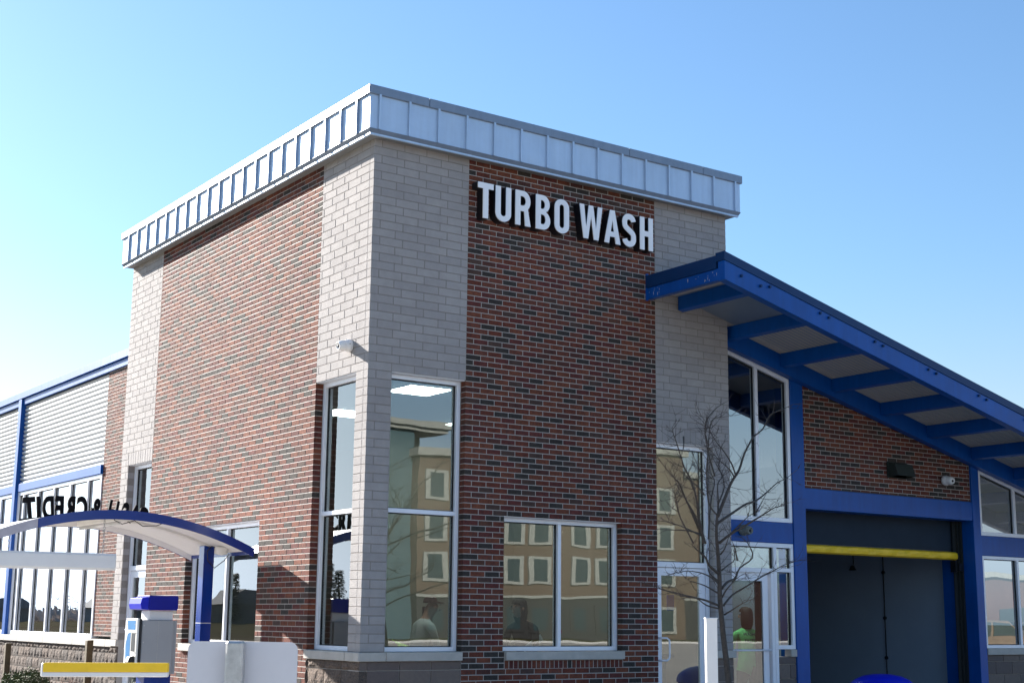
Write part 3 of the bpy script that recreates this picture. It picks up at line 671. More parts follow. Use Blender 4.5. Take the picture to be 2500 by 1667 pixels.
# --- north wing (sunlit, recessed)
XN = 1.35; YN0, YN1 = 12.745, 34.
m = MB(); fbox(m, 'N', YT, YN1, -.10, .0, 5.105, 5.255); m.build('roof_fascia', M_BLUE, B, bev=.004)
m = MB(); fbox(m, 'N', YT, YN1, -.05, .0, 4.965, 5.10); m.build('eave_beam', M_BLUE, B, bev=.004)
bays = [(12.745, 18.23), (18.46, 24.0), (24.24, 29.8)]
for a in (18.235, 24.005, 29.805):
    m = MB(); fbox(m, 'N', a, a+.22, -.09, .1, -.19, 5.10); m.build('steel_column', M_BLUE, B, bev=.004)
for a, b in bays:
    m = MB(); fbox(m, 'N', a, b, -.05, .1, 3.01, 3.185); m.build('transom_beam', M_BLUE, B, bev=.004)
    m = MB(); n_ = 18; H0, H1 = 3.19, 4.93; pz = (H1-H0)/n_
    for i in range(n_):
        z = H0+pz*i
        pr_ = [(0, z), (0, z+pz*.44), (.05, z+pz*.54), (.05, z+pz*.66), (0, z+pz)]
        for (w0, za), (w1, zb_) in zip(pr_, pr_[1:]):
            m.add([P('N', a+.004, w0, za), P('N', b-.004, w0, za), P('N', b-.004, w1, zb_), P('N', a+.004, w1, zb_)], [(3, 2, 1, 0)])
    m.build('siding_panel', M_SID, B)
    m = MB(); fbox(m, 'N', a, b, .055, .2, 3.19, 4.96); m.build('siding_backing', M_COPE, B)
    n_ = 5; vs = [a+.80+1.062*i for i in range(0, n_)] if a < 13 else [a+(b-a)*(i+1)/5 for i in range(4)]
    window('N', a+.002, b-.002, -.065, 3.005, vs=tuple(v for v in vs if v < b-.3), w=-.02, t=.075, glass=M_GLASSN, dep=.15)
m = MB(); m.box(XN+.25, 9, YT+.3, 34, 5.1, 5.2); m.build('roof_sheet', M_COPE, B)

# --- rooms behind the glass
m = MB(); m.box(.30, 5.35, .3, 7.6, G-.01, G+.015); m.box(5.35, 7.29, .5, 8.8, G-.01, G+.012); m.box(XN+.3, 6, 8.2, 33, G, G+.02); m.build('room_floor', M_IFLOOR, B)
m = MB(); m.box(.26, 5.38, .26, 7.66, 3.18, 3.24); m.box(5.36, 7.05, .52, 3.2, 1.70, 1.74); m.box(XN+.25, 6, 8.2, 33, 3.1, 3.18); m.build('room_ceiling', M_ICEIL, B)  # low ceiling in the entrance is added to carry and hide its fill panel
m = MB(); m.box(2.55, 5.3, 4.6, 4.7, G, 3.17); m.box(5.25, 5.33, .3, 7.6, G, 3.17); m.box(.3, 5.3, 7.55, 7.65, G, 3.17); m.box(5.35, 7.29, 3.2, 3.3, G, 3.0); m.box(6, 6.1, 8.2, 33, G, 3.1); m.box(2.0, 7.5, 33, 33.2, G, 5.1); m.build('room_wall', M_IWALL, B)
# ------------------------------------------------------------------ channel-letter sign
def arc(cx, cy, rx, ry, a0, a1, n=10): return [(cx+rx*math.cos(R(a0+(a1-a0)*i/n)), cy+ry*math.sin(R(a0+(a1-a0)*i/n))) for i in range(n+1)]
def stroke(pts, t):
    L_, R_ = [], []
    for i, p in enumerate(pts):
        a = Vector(pts[max(i-1, 0)]); b = Vector(pts[min(i+1, len(pts)-1)]); d = (b-a).normalized(); n_ = Vector((-d.y, d.x)); p = Vector(p)
        L_.append(tuple(p+n_*t/2)); R_.append(tuple(p-n_*t/2))
    return L_+R_[::-1]
S_ = .172
def glyph(c):
    s = S_
    if c == 'T': return [[(0, 1), (.51, 1), (.51, 1-s*.95), (.255+s/2, 1-s*.95), (.255+s/2, 0), (.255-s/2, 0), (.255-s/2, 1-s*.95), (0, 1-s*.95)]], .51
    if c == 'U':
        w = .52; return [[(0, 1)]+arc(w/2, .24, w/2, .24, 180, 360, 16)+[(w, 1), (w-s, 1)]+arc(w/2, .24, w/2-s, .24-s*.9, 360, 180, 14)+[(s, 1)]], w
    if c == 'O':
        w = .51; return [arc(w/2, .76, w/2, .24, 0, 180, 14)+arc(w/2, .24, w/2, .24, 180, 360, 14), arc(w/2, .76, w/2-s, .24-s*.9, 0, 180, 12)+arc(w/2, .24, w/2-s, .24-s*.9, 180, 360, 12)], w
    if c == 'R':
        w = .52; return [[(0, 0), (0, 1), (w-.24, 1)]+arc(w-.25, .71, .24, .29, 88, -50, 12)+[(w, 0), (w-s*1.08, 0), (.30, .415), (s, .415), (s, 0)], [(s, .575), (w-.27, .575)]+arc(w-.27, .71, .105, .135, -90, 90, 10)+[(s, .845)]], w
    if c == 'B':
        w = .50; return [[(0, 0), (0, 1), (w-.26, 1)]+arc(w-.26, .745, .24, .255, 90, -62, 10)+arc(w-.25, .27, .25, .27, 62, -90, 10), [(s, .60), (w-.27, .60)]+arc(w-.27, .725, .09, .125, -90, 90, 8)+[(s, .85)], [(s, .155), (w-.25, .155)]+arc(w-.25, .295, .09, .14, -90, 90, 8)+[(s, .435)]], w
    if c == 'W':
        w = .83; t = s*.95; return [[(0, 1), (t, 1), (.235, .33), (.335, 1), (.495, 1), (.595, .33), (w-t, 1), (w, 1), (.685, 0), (.52, 0), (.415, .66), (.31, 0), (.145, 0)]], w
    if c == 'A':
        w = .60; return [[(0, 0), (.215, 1), (.385, 1), (w, 0), (w-s*1.03, 0), (w-.205, .20), (.205, .20), (s*1.03, 0)], [(.24, .355), (w-.24, .355), (.30, .70)]], w
    if c == 'S':
        w = .51; t = s
        c_ = arc(w/2, .755, w/2-t/2, .245-t/2, 8, 180, 12)+arc(w/2+.02, .70, w/2-t/2+.02, .17, 195, 238, 4)+arc(w/2-.02, .31, w/2-t/2+.02, .17, 58, 15, 4)+arc(w/2, .245, w/2-t/2, .245-t/2, 0, -172, 12)
        return [stroke(c_, t)], w
    if c == 'H':
        w = .50; h0, h1 = .42, .58; return [[(0, 0), (0, 1), (s, 1), (s, h1), (w-s, h1), (w-s, 1), (w, 1), (w, 0), (w-s, 0), (w-s, h0), (s, h0), (s, 0)]], w
def curve_mesh(name, loops, ext, off=0.):
    cu = bpy.data.curves.new(name, 'CURVE'); cu.dimensions = '2D'; cu.fill_mode = 'BOTH'; cu.extrude = ext/2; cu.offset = off
    for lp in loops:
        sp = cu.splines.new('POLY'); sp.points.add(len(lp)-1); sp.use_cyclic_u = True
        for p, q in zip(sp.points, lp): p.co = (q[0], q[1], 0, 1)
    ob = bpy.data.objects.new(name, cu); COL.objects.link(ob); dg = bpy.context.evaluated_depsgraph_get()
    me = bpy.data.meshes.new_from_object(ob.evaluated_get(dg)); bpy.data.objects.remove(ob); bpy.data.curves.remove(cu); me.name = name; return me
sign = thing('wall_sign', 'white and black channel letters reading TURBO WASH high on the shaded brick wall', 'sign', (2.75, -.01, 5.15))
xstart = {'T': 1.372, 'U': 1.631, 'R': 1.927, 'B': 2.238, 'O': 2.53, 'W': 2.925, 'A': 3.327, 'S': 3.628, 'H': 3.925}
for c in 'TURBOWASH':
    loops, w = glyph(c); hgt = .445
    for part_, mt, y0, dep, sc in (('letter', M_WHITEL, -.134, .012, 1), ('letter_return', M_BLACK, -.122, .118, 1)):
        lp = [[(a*hgt, b*hgt) for a, b in l] for l in loops]
        me = curve_mesh(part_, lp, dep, .004 if part_ == 'letter_return' else 0.); me.materials.append(mt)
        ob = bpy.data.objects.new(part_, me); COL.objects.link(ob)
        ob.rotation_euler = (math.pi/2, 0, 0)
        z0 = 5.143+(0.0); ob.location = (xstart[c], y0+dep/2, z0)
        if part_ == 'letter': par = attach(ob, sign)
        else:
            ob.rotation_euler = (0, 0, 0); ob.parent = par; ob.location = (0, 0, -(.012/2+.118/2)-.0005)

# ------------------------------------------------------------------ wall lamps, vent
def bell_lamp(pos, nrm, label, name='wall_camera', M_=M_WHITE, sc=1.):
    n_ = Vector(nrm); root = thing(name, label, 'security camera', pos)
    m = MB(); m.lathe([(0, 0), (.07*sc, 0), (.075*sc, .012*sc), (.075*sc, .05*sc), (.066*sc, .062*sc), (.066*sc, .075*sc), (.060*sc, .08*sc)], pos, n_, 24); m.build('base', M_, root, smooth=True)
    ax = (n_+Vector((0, 0, -.18))).normalized(); c = Vector(pos)+n_*.07*sc
    m = MB(); m.lathe([(.060*sc, -.01), (.062*sc, .03*sc), (.058*sc, .07*sc), (.045*sc, .10*sc), (.038*sc, .102*sc), (.038*sc, .09*sc), (0, .088*sc)], c, ax, 24); m.build('housing', M_, root, smooth=True)
    m = MB(); m.lathe([(0, .0), (.02*sc, .0), (.016*sc, .012*sc), (0, .016*sc)], c+ax*.088*sc, ax, 14); m.build('lens', M_BLACK, root, smooth=True)
    for a in (0.9, 2.6):
        s_ = n_.orthogonal().normalized(); b_ = n_.cross(s_); q = Vector(pos)+n_*.05*sc+(s_*math.cos(a)+b_*math.sin(a))*.074*sc
        m = MB(); m.lathe([(0, .008), (.008, .006), (.008, 0)], q, (q-Vector(pos)-n_*.05*sc), 8); m.build('screw', M_GALV, root)
    return root
bell_lamp((0, .43, 3.475), (-1, 0, 0), 'white round camera housing on the sunlit grey brick near the tower corner')
bell_lamp((10.38, .285, 2.545), (0, -1, 0), 'white round camera housing on brick above the wash bay, right of black vent')
bell_lamp((6.06, .29, 1.60), (0, -1, 0), 'small grey camera on the blue beam behind the bare tree', M_=mat('weathered_grey', (.20, .22, .20), .8, var=.4, vscale=40))
vent = thing('wall_vent', 'black hooded vent on the brick above the wash bay', 'vent', (9.28, .3, 2.52))
m = MB(); m.box(9.08, 9.52, .285, .30, 2.51, 2.755); m.build('vent_plate', M_VENT, vent)
m = MB(); m.add([(9.10, .285, 2.745), (9.50, .285, 2.745), (9.50, .16, 2.715), (9.10, .16, 2.715), (9.10, .285, 2.52), (9.50, .285, 2.52), (9.50, .10, 2.535), (9.10, .10, 2.535)],
               [(0, 3, 2, 1), (3, 7, 6, 2), (0, 4, 7, 3), (1, 2, 6, 5), (0, 1, 5, 4)]); m.build('vent_hood', M_VENT, vent, bev=.003)

# ------------------------------------------------------------------ pay-station canopy
pc = thing('pay_station_canopy', 'curved blue-edged canopy with white underside on a blue post, mirrored CASH & CREDIT letters on top', 'canopy', (-.47, 3.4, G))
XM, ZM, KK = -1.83, 1.588, .137
zc = lambda x: ZM-KK*(x-XM)**2
XA, XB, Y0, Y1 = -3.62, -.155, 2.53, 4.5
def arch_strip(x0, x1, y0, y1, t0, t1, n=28):
    m = MB()
    for i in range(n):
        a = x0+(x1-x0)*i/n; b = x0+(x1-x0)*(i+1)/n
        v = [(a, y0, zc(a)-t0), (b, y0, zc(b)-t0), (b, y1, zc(b)-t0), (a, y1, zc(a)-t0), (a, y0, zc(a)-t1), (b, y0, zc(b)-t1), (b, y1, zc(b)-t1), (a, y1, zc(a)-t1)]
        m.add(v, [(0, 1, 2, 3), (4, 7, 6, 5), (0, 4, 5, 1), (3, 2, 6, 7)]+([(0, 3, 7, 4)] if i == 0 else [])+([(1, 5, 6, 2)] if i == n-1 else []))
    return m
XS = -2.84
arch_strip(XS, XB, Y0-.012, Y0, -.004, .105).build('fascia', M_BLUEC, pc)
arch_strip(XA, XS-.002, Y0-.012, Y0, -.004, .105, 10).build('fascia', mat('mauve_aluminium', (.42, .38, .42), .35, metal=.4, var=.12, vscale=6), pc, label='bare metal end of the canopy edge')
arch_strip(XA, XB, Y1, Y1+.012, -.004, .105).build('fascia', M_BLUEC, pc)
arch_strip(XA, XB-.003, Y1-.006, Y1-.0005, .031, .10).build('fascia_liner', M_WHITE, pc)
arch_strip(XA, XB-.003, Y0+.001, Y1-.001, .0, .03).build('roof_sheet', M_WHITE, pc)
m = MB(); m.box(XB-.002, XB+.01, Y0-.012, Y1+.012, zc(XB)-.075, zc(XB)+.004); m.box(XA-.01, XA, Y0-.012, Y1+.012, zc(XA)-.075, zc(XA)+.004); m.build('end_trim', M_BLUEC, pc)
# structural rib under the roof
arch_strip(-2.6, -.35, 3.38, 3.52, .03, .06, 20).build('spine', M_BEIGE, pc)
m = MB(); m.box(-.445, -.305, 3.38, 3.55, G, zc(-.37)-.035); post = m.build('post', M_BLUEC, pc, bev=.006)
m = MB(); m.box(-.447, -.303, 3.378, 3.552, .28, .286); m.build('joint', M_WHITE, post)
m = MB(); m.lathe([(0, 0), (.085, 0), (.085, .03), (.07, .09), (.0, .10)], (-.30, 3.16, zc(-.30)-.03), (0, 0, -1), 20); m.build('junction_light', M_BEIGE, pc, smooth=True)
m = MB(); m.tube([(-.31, 3.2, zc(-.3)-.05), (-.40, 3.25, zc(-.4)-.06), (-.44, 3.3, zc(-.44)-.14), (-.40, 3.36, zc(-.4)-.24), (-.3, 3.37, zc(-.3)-.29), (-.2, 3.3, zc(-.2)-.15), (-.18, 3.2, zc(-.18)-.06)], .006, 6); m.build('cable', M_BLACK, pc)
m = MB(); m.box(-1.80, -1.66, 2.76, 4.36, zc(-1.73)-.10, zc(-1.73)-.032); fx = m.build('light_fixture', M_BEIGE, pc, bev=.008)
m = MB(); m.tube([(-1.75, 2.9, zc(-1.73)-.125), (-1.75, 4.36, zc(-1.73)-.125)], .018, 10); m.build('light_tube', mat('frosted_tube', (.8, .8, .8), .15), fx, smooth=True)
m = MB(); m.tube([(-1.9, 2.75, zc(-1.9)-.03), (-1.85, 2.8, zc(-1.85)-.10), (-1.7, 2.95, zc(-1.7)-.13), (-1.5, 3.08, zc(-1.5)-.06), (-1.42, 3.0, zc(-1.42)-.12), (-1.3, 2.85, zc(-1.3)-.10), (-1.2, 2.75, zc(-1.2)-.03)], .0055, 6)
m.tube([(-1.75, 2.75, zc(-1.75)-.03), (-1.68, 2.85, zc(-1.68)-.09), (-1.6, 2.95, zc(-1.6)-.11)], .0055, 6); m.build('cable', M_BLACK, pc)
# letters on the far edge, facing away
def text_mesh(ch, size, ext, off):
    cu = bpy.data.curves.new('letter', 'FONT'); cu.body = ch; cu.size = size; cu.extrude = ext/2; cu.offset = off; cu.resolution_u = 4; cu.align_x = 'CENTER'
    ob = bpy.data.objects.new('letter', cu); COL.objects.link(ob); dg = bpy.context.evaluated_depsgraph_get()
    me = bpy.data.meshes.new_from_object(ob.evaluated_get(dg)); bpy.data.objects.remove(ob); bpy.data.curves.remove(cu); me.name = 'letter'; return me
xl = {0: -.90, 1: -1.02, 2: -1.15, 3: -1.30, 5: -1.52, 7: -1.70, 8: -1.84, 9: -1.98, 10: -2.12, 11: -2.24, 12: -2.35}
lc = {}
for i, ch in enumerate('CASH & CREDIT'):
    if ch == ' ': continue
    if ch not in lc:
        lc[ch] = text_mesh(ch, .40, .03, .018); lc[ch].materials.append(mat('matte_black_letter', (.006, .006, .008), .8, spec=.1))
    ob = bpy.data.objects.new('letter', lc[ch]); COL.objects.link(ob); x = xl[i]
    sl_ = math.atan(-2*KK*(x-XM)); ob.rotation_euler = (math.pi/2, sl_, math.pi); ob.scale = (.50 if ch in 'CSHRD&' else .60, 1, 1); ob.location = (x, 4.52, zc(x)+.005+max(0, (x+1.9)*.03)); attach(ob, pc)
m = arch_strip(-2.5, -.86, 4.49, 4.54, -.03, -.004, 18); m.build('letter_rail', M_BLACK, pc)

# clearance bar hung on chains from the canopy
cb = thing('clearance_bar', 'long white round clearance bar hanging on chains below the pay station canopy', 'clearance bar', (-3, 2.62, .99))
m = MB(); pr_ = [(-.03, -.098), (.03, -.098), (.045, -.07), (.045, .07), (.03, .098), (-.03, .098), (-.045, .07), (-.045, -.07)]
m.prism([(-1.885, 2.62+a, .985+b) for a, b in pr_], (-3.3, 0, -.013)); m.build('bar', M_WHITE, cb)
m = MB(); m.prism([(-1.8835, 2.62+a*1.06, .985+b*1.02) for a, b in pr_], (.003, 0, 0)); m.build('end_cap', M_WHITE, cb)
for x in (-2.03, -3.12):
    lk = MB(); z = 1.08; k = 0
    while z < zc(x)-.10:
        a = Vector((.012, 0, 0)) if k % 2 else Vector((0, .012, 0)); pts = [Vector((x, 2.62, z))+a*math.cos(t)+Vector((0, 0, .019*math.sin(t)+.019)) for t in [i*math.pi/4 for i in range(9)]]
        lk.tube(pts, .0035, 5, caps=False); z += .031; k += 1
    lk.build('chain', M_GALV, cb)

# ------------------------------------------------------------------ pay kiosk
ks = thing('pay_kiosk', 'grey pay station cabinet with blue and white customer panel on a blue pedestal', 'payment kiosk', (-1.1, 3.2, G))
m = MB(); m.box(-1.355, -.955, 3.0, 3.40, -.33, .315); body = m.build('cabinet', M_GREYP, ks, bev=.006)
m = MB(); m.box(-.952, -.90, 3.03, 3.37, -.33, .312); m.build('side_cover', M_GREYP, ks, bev=.004)
m = MB(); m.box(-1.385, -1.362, 2.985, 3.42, -.34, .33); m.build('door_edge', M_BLACK, ks)
m = MB(); XK = -1.388
m.prism([(XK, 3.0, -.36), (XK, 3.37, -.36), (XK, 3.40, -.28), (XK, 3.40, .30), (XK, 3.37, .335), (XK, 3.0, .335)], (-.03, 0, 0)); fp = m.build('customer_panel', M_BEIGE, ks, bev=.006)
xk = XK-.0305
m = MB(); m.prism([(xk, 3.05, .20), (xk, 3.30, .20), (xk, 3.33, .31), (xk, 3.05, .31)], (-.002, 0, 0)); m.prism([(xk, 3.20, -.16), (xk, 3.34, -.16), (xk, 3.36, .02), (xk, 3.30, .15), (xk, 3.20, .17)], (-.002, 0, 0)); m.build('decal', M_LBLUE, fp)
m = MB(); m.box(xk-.002, xk, 3.04, 3.17, -.06, .16); m.build('screen_recess', M_BLACK, fp)
m = MB(); m.box(xk-.006, xk-.0025, 3.03, 3.18, .161, .172); m.box(xk-.006, xk-.0025, 3.03, 3.18, -.072, -.061); m.build('screen_bezel', M_BEIGE, fp)
m = MB(); m.prism([(xk, 3.02, -.11), (xk-.06, 3.02, -.12), (xk-.085, 3.02, -.19), (xk-.04, 3.02, -.235), (xk, 3.02, -.22)], (0, .12, 0)); m.build('card_reader', M_BLACK, fp, bev=.008)
m = MB()
for z in (-.25, .26):
    for y in (3.06, 3.34): m.lathe([(0, .004), (.009, .003), (.009, 0)], (xk, y, z), (-1, 0, 0), 8)
m.build('screw', M_GALV, fp, kind='stuff')
m = MB()
for z in (-.2, .05, .25): m.lathe([(0, .004), (.008, .003), (.008, 0)], (-1.33, 3.0, z), (0, -1, 0), 8)
m.box(-1.15, -1.147, 2.9975, 3.0, -.32, .305); m.build('door_fastening', M_GALV, body, kind='stuff')
m = MB(); m.box(-1.25, -.95, 3.05, 3.33, .316, .43); m.build('top_box', M_WHITE, ks, bev=.004)
m = MB(); m.box(-1.27, -.935, 3.06, 3.34, G, -.335); m.build('pedestal', M_BLUEC, ks, bev=.008)
m = MB(); n_ = 12
bb = thing('blue_beacon_box', 'bright blue plastic box sitting on top of the grey pay kiosk', 'plastic box', (-1.15, 3.2, .432))
m.prism([(-1.29, 2.98, .435), (-.93, 2.98, .435), (-.915, 2.98, .46), (-.915, 2.98, .60), (-.93, 2.98, .612), (-1.29, 2.98, .612)], (0, .42, 0)); m.build('lid', mat('blue_plastic_shaded', (.003, .008, .26), .4, spec=.25), bb, bev=.006)  # shaded part of the box, in a darker copy of its blue
m = MB(); m.prism([(-1.292, 2.985, .438), (-1.292, 2.985, .595), (-1.38, 2.985, .58), (-1.395, 2.985, .51), (-1.38, 2.985, .445)], (0, .41, 0)); m.build('sunlit_end', M_BLUEP, bb, bev=.005)  # sunlit end of the same plastic, its light put in as brighter blue

# ------------------------------------------------------------------ foreground: barrier arm, sign back, posts
def pix(x, y, d): return CAM_POS+_f*d+RX*((x-1250)/FPX*d)-UX*((y-833.5)/FPX*d)
ba = thing('barrier_arm', 'yellow-topped white barrier bar crossing in front of the pay kiosk', 'barrier', (-4.6, -5.1, G))
a = Vector((-4.895, -4.768, .035)); b = Vector((-4.25, -5.213, .041)); d = (b-a).normalized(); n_ = Vector((-d.y, d.x, 0)); up = Vector((0, 0, 1))
prof = [(-.03, -.04), (.03, -.04), (.03, .042), (-.03, .042)]
m = MB(); m.prism([a+n_*p+up*(q) for p, q in ((-.028, -.013), (.028, -.013), (.028, .043), (-.028, .043))], (b-a)); m.build('yellow_cover', M_YEL, ba, bev=.003)
m = MB(); m.prism([a+n_*p+up*(q) for p, q in ((-.026, -.043), (.026, -.043), (.026, -.0135), (-.026, -.0135))], (b-a)); m.build('arm', M_WHITE, ba, bev=.004)
m = MB(); m.prism([a-d*.014+n_*p+up*q for p, q in ((-.031, -.044), (.031, -.044), (.031, .044), (-.031, .044))], d*.016); m.build('end_cap', M_WHITE, ba, bev=.008)
m = MB(); m.box(-4.36, -4.26, -5.23, -5.13, G, -.045); m.build('arm_post', M_WHITE, ba, bev=.01)

sb_ = thing('sign_back', 'back of a rounded rectangular sign bolted to a square galvanised post, bottom left of centre', 'sign', (-4.38, -6.65, G))
c0 = Vector((-4.642, -6.473, 0)); c1 = Vector((-4.149, -6.817, 0)); d = (c1-c0).normalized(); n_ = Vector((d.y, -d.x, 0))   # n_ towards the camera
zt, zb0, r_ = .243, -.38, .045; w_ = (c1-c0).length
ol = [(w_-r_, zt)]+arc(w_-r_, zt-r_, r_, r_, 90, 0, 6)[1:]+[(w_, zb0+r_)]+arc(w_-r_, zb0+r_, r_, r_, 0, -90, 6)[1:]+[(r_, zb0)]+arc(r_, zb0+r_, r_, r_, -90, -180, 6)[1:]+[(0, zt-r_)]+arc(r_, zt-r_, r_, r_, 180, 90, 6)[1:]
m = MB(); m.prism([c0+d*p+up*q for p, q in ol], -n_*.003); m.build('sign_plate', M_SIGNB, sb_)
pc0 = c0+d*.222; hw = .095
m = MB(); m.prism([pc0+up*G+n_*.002, pc0+d*hw+up*G+n_*.002, pc0+d*hw+up*(zt+.004)+n_*.002, pc0+up*(zt+.004)+n_*.002], n_*.095); m.build('post', M_GALV, sb_, bev=.012)
m = MB()
for z in (.18, -.1): m.lathe([(0, .006), (.009, .005), (.009, 0)], pc0+d*hw*.5+n_*.098+up*z, n_, 6)

wp = thing('white_bollard_post', 'plain white square post standing beside the bare tree trunk', 'post', (.9, -4.63, G))
q0 = Vector((.862, -4.63, 0)); d = Vector((.83, -.56, 0)).normalized(); n_ = Vector((d.y, -d.x, 0))
m = MB(); m.prism([q0+up*G, q0+d*.098+up*G, q0+d*.098+up*.395, q0+up*.395], -n_*.098); m.build('post_sleeve', M_WHITE, wp, bev=.004)
m = MB(); cc = q0+d*.049-n_*.049; e = .054
m.prism([cc+d*a_*e+n_*b_*e+up*.392 for a_, b_ in ((-1, -1), (1, -1), (1, 1), (-1, 1))], (0, 0, .014)); m.build('post_cap', M_WHITE, wp, bev=.004)

dm = thing('blue_domed_bin', 'bright blue domed bin top in front of the dark wash bay', 'bin', (6.72, -1.5, G))
prof = [(.0, -.262), (.12, -.268), (.24, -.29), (.34, -.335), (.405, -.39), (.43, -.45), (.43, -.50)]
m = MB(); m.lathe([(r, z) for r, z in prof], (6.718, -1.5, 0), (0, 0, 1), 36); m.build('dome_lid', M_BLUEP, dm, smooth=True)
m = MB(); m.lathe([(.41, -.5), (.40, G), (0, G)], (6.718, -1.5, 0), (0, 0, 1), 36); m.build('drum', M_BLUEC, dm, smooth=True)

# wooden stakes and planting by the north wing
for (x, y, z1, lb) in ((.62, 10.73, -.06, 'weathered wooden stake in front of the stone base, right of the bush'), (.62, 15.6, -.20, 'weathered wooden stake at the left edge of the picture beside the bush')):
    m = MB(); hw = .055; m.prism([(x-hw, y-hw, G), (x+hw, y-hw, G), (x+hw, y-hw, z1), (x-hw, y-hw, z1-.01)], (0, 2*hw, 0)); tag(m.build('wooden_stake', M_WOOD, bev=.006), lb, 'stake')
def leaf_cloud(n, c, r, size, seed, squash=1.):
    rnd = random.Random(seed); m = MB()
    for i in range(n):
        while True:
            v = Vector((rnd.uniform(-1, 1), rnd.uniform(-1, 1), rnd.uniform(-1, 1)))
            if .35 < v.length < 1: break
        v *= 1+.12*math.sin(v.x*7+seed)+.1*math.sin(v.y*9)
        p = Vector(c)+Vector((v.x*r[0], v.y*r[1], v.z*r[2])); a = Vector((rnd.gauss(0, 1), rnd.gauss(0, 1), rnd.gauss(0, 1)+.6)).normalized(); b = a.orthogonal().normalized(); s = size*rnd.uniform(.6, 1.4)
        m.add([p, p+a*s*.5+b*s*.25, p+a*s, p+a*s*.5-b*s*.25], [(0, 1, 2, 3)])
    return m
for k, (c, r, lb) in enumerate((((.55, 13.9, -.98), (.4, .95, .30), 'low rounded green shrub in the bottom left corner, by the stone base'),)):
    sh = thing('shrub', lb, 'shrub', (c[0], c[1], G)); leaf_cloud(5200, c, r, .05, k).build('foliage', M_LEAF, sh)
    m = MB(); m.tube([(c[0], c[1], G), (c[0]+.03, c[1], c[2])], [.03, .012], 6); m.build('stem', M_BARK, sh)
ds = thing('dry_twig_plant', 'sparse dry reddish twigs beside the right wooden stake', 'plant', (.6, 11.4, G)); rnd = random.Random(4); m = MB()
for i in range(34):
    x, y = .6+rnd.uniform(-.1, .1), 11.4+rnd.uniform(-.5, .5); a, b_ = rnd.uniform(-.22, .22), rnd.uniform(-.3, .3); h = rnd.uniform(.25, .52)
    m.tube([(x, y, G), (x+a*.4, y+b_*.4, G+h*.6), (x+a, y+b_, G+h)], [.005, .004, .002], 4)
m.build('twigs', M_DRY, ds)

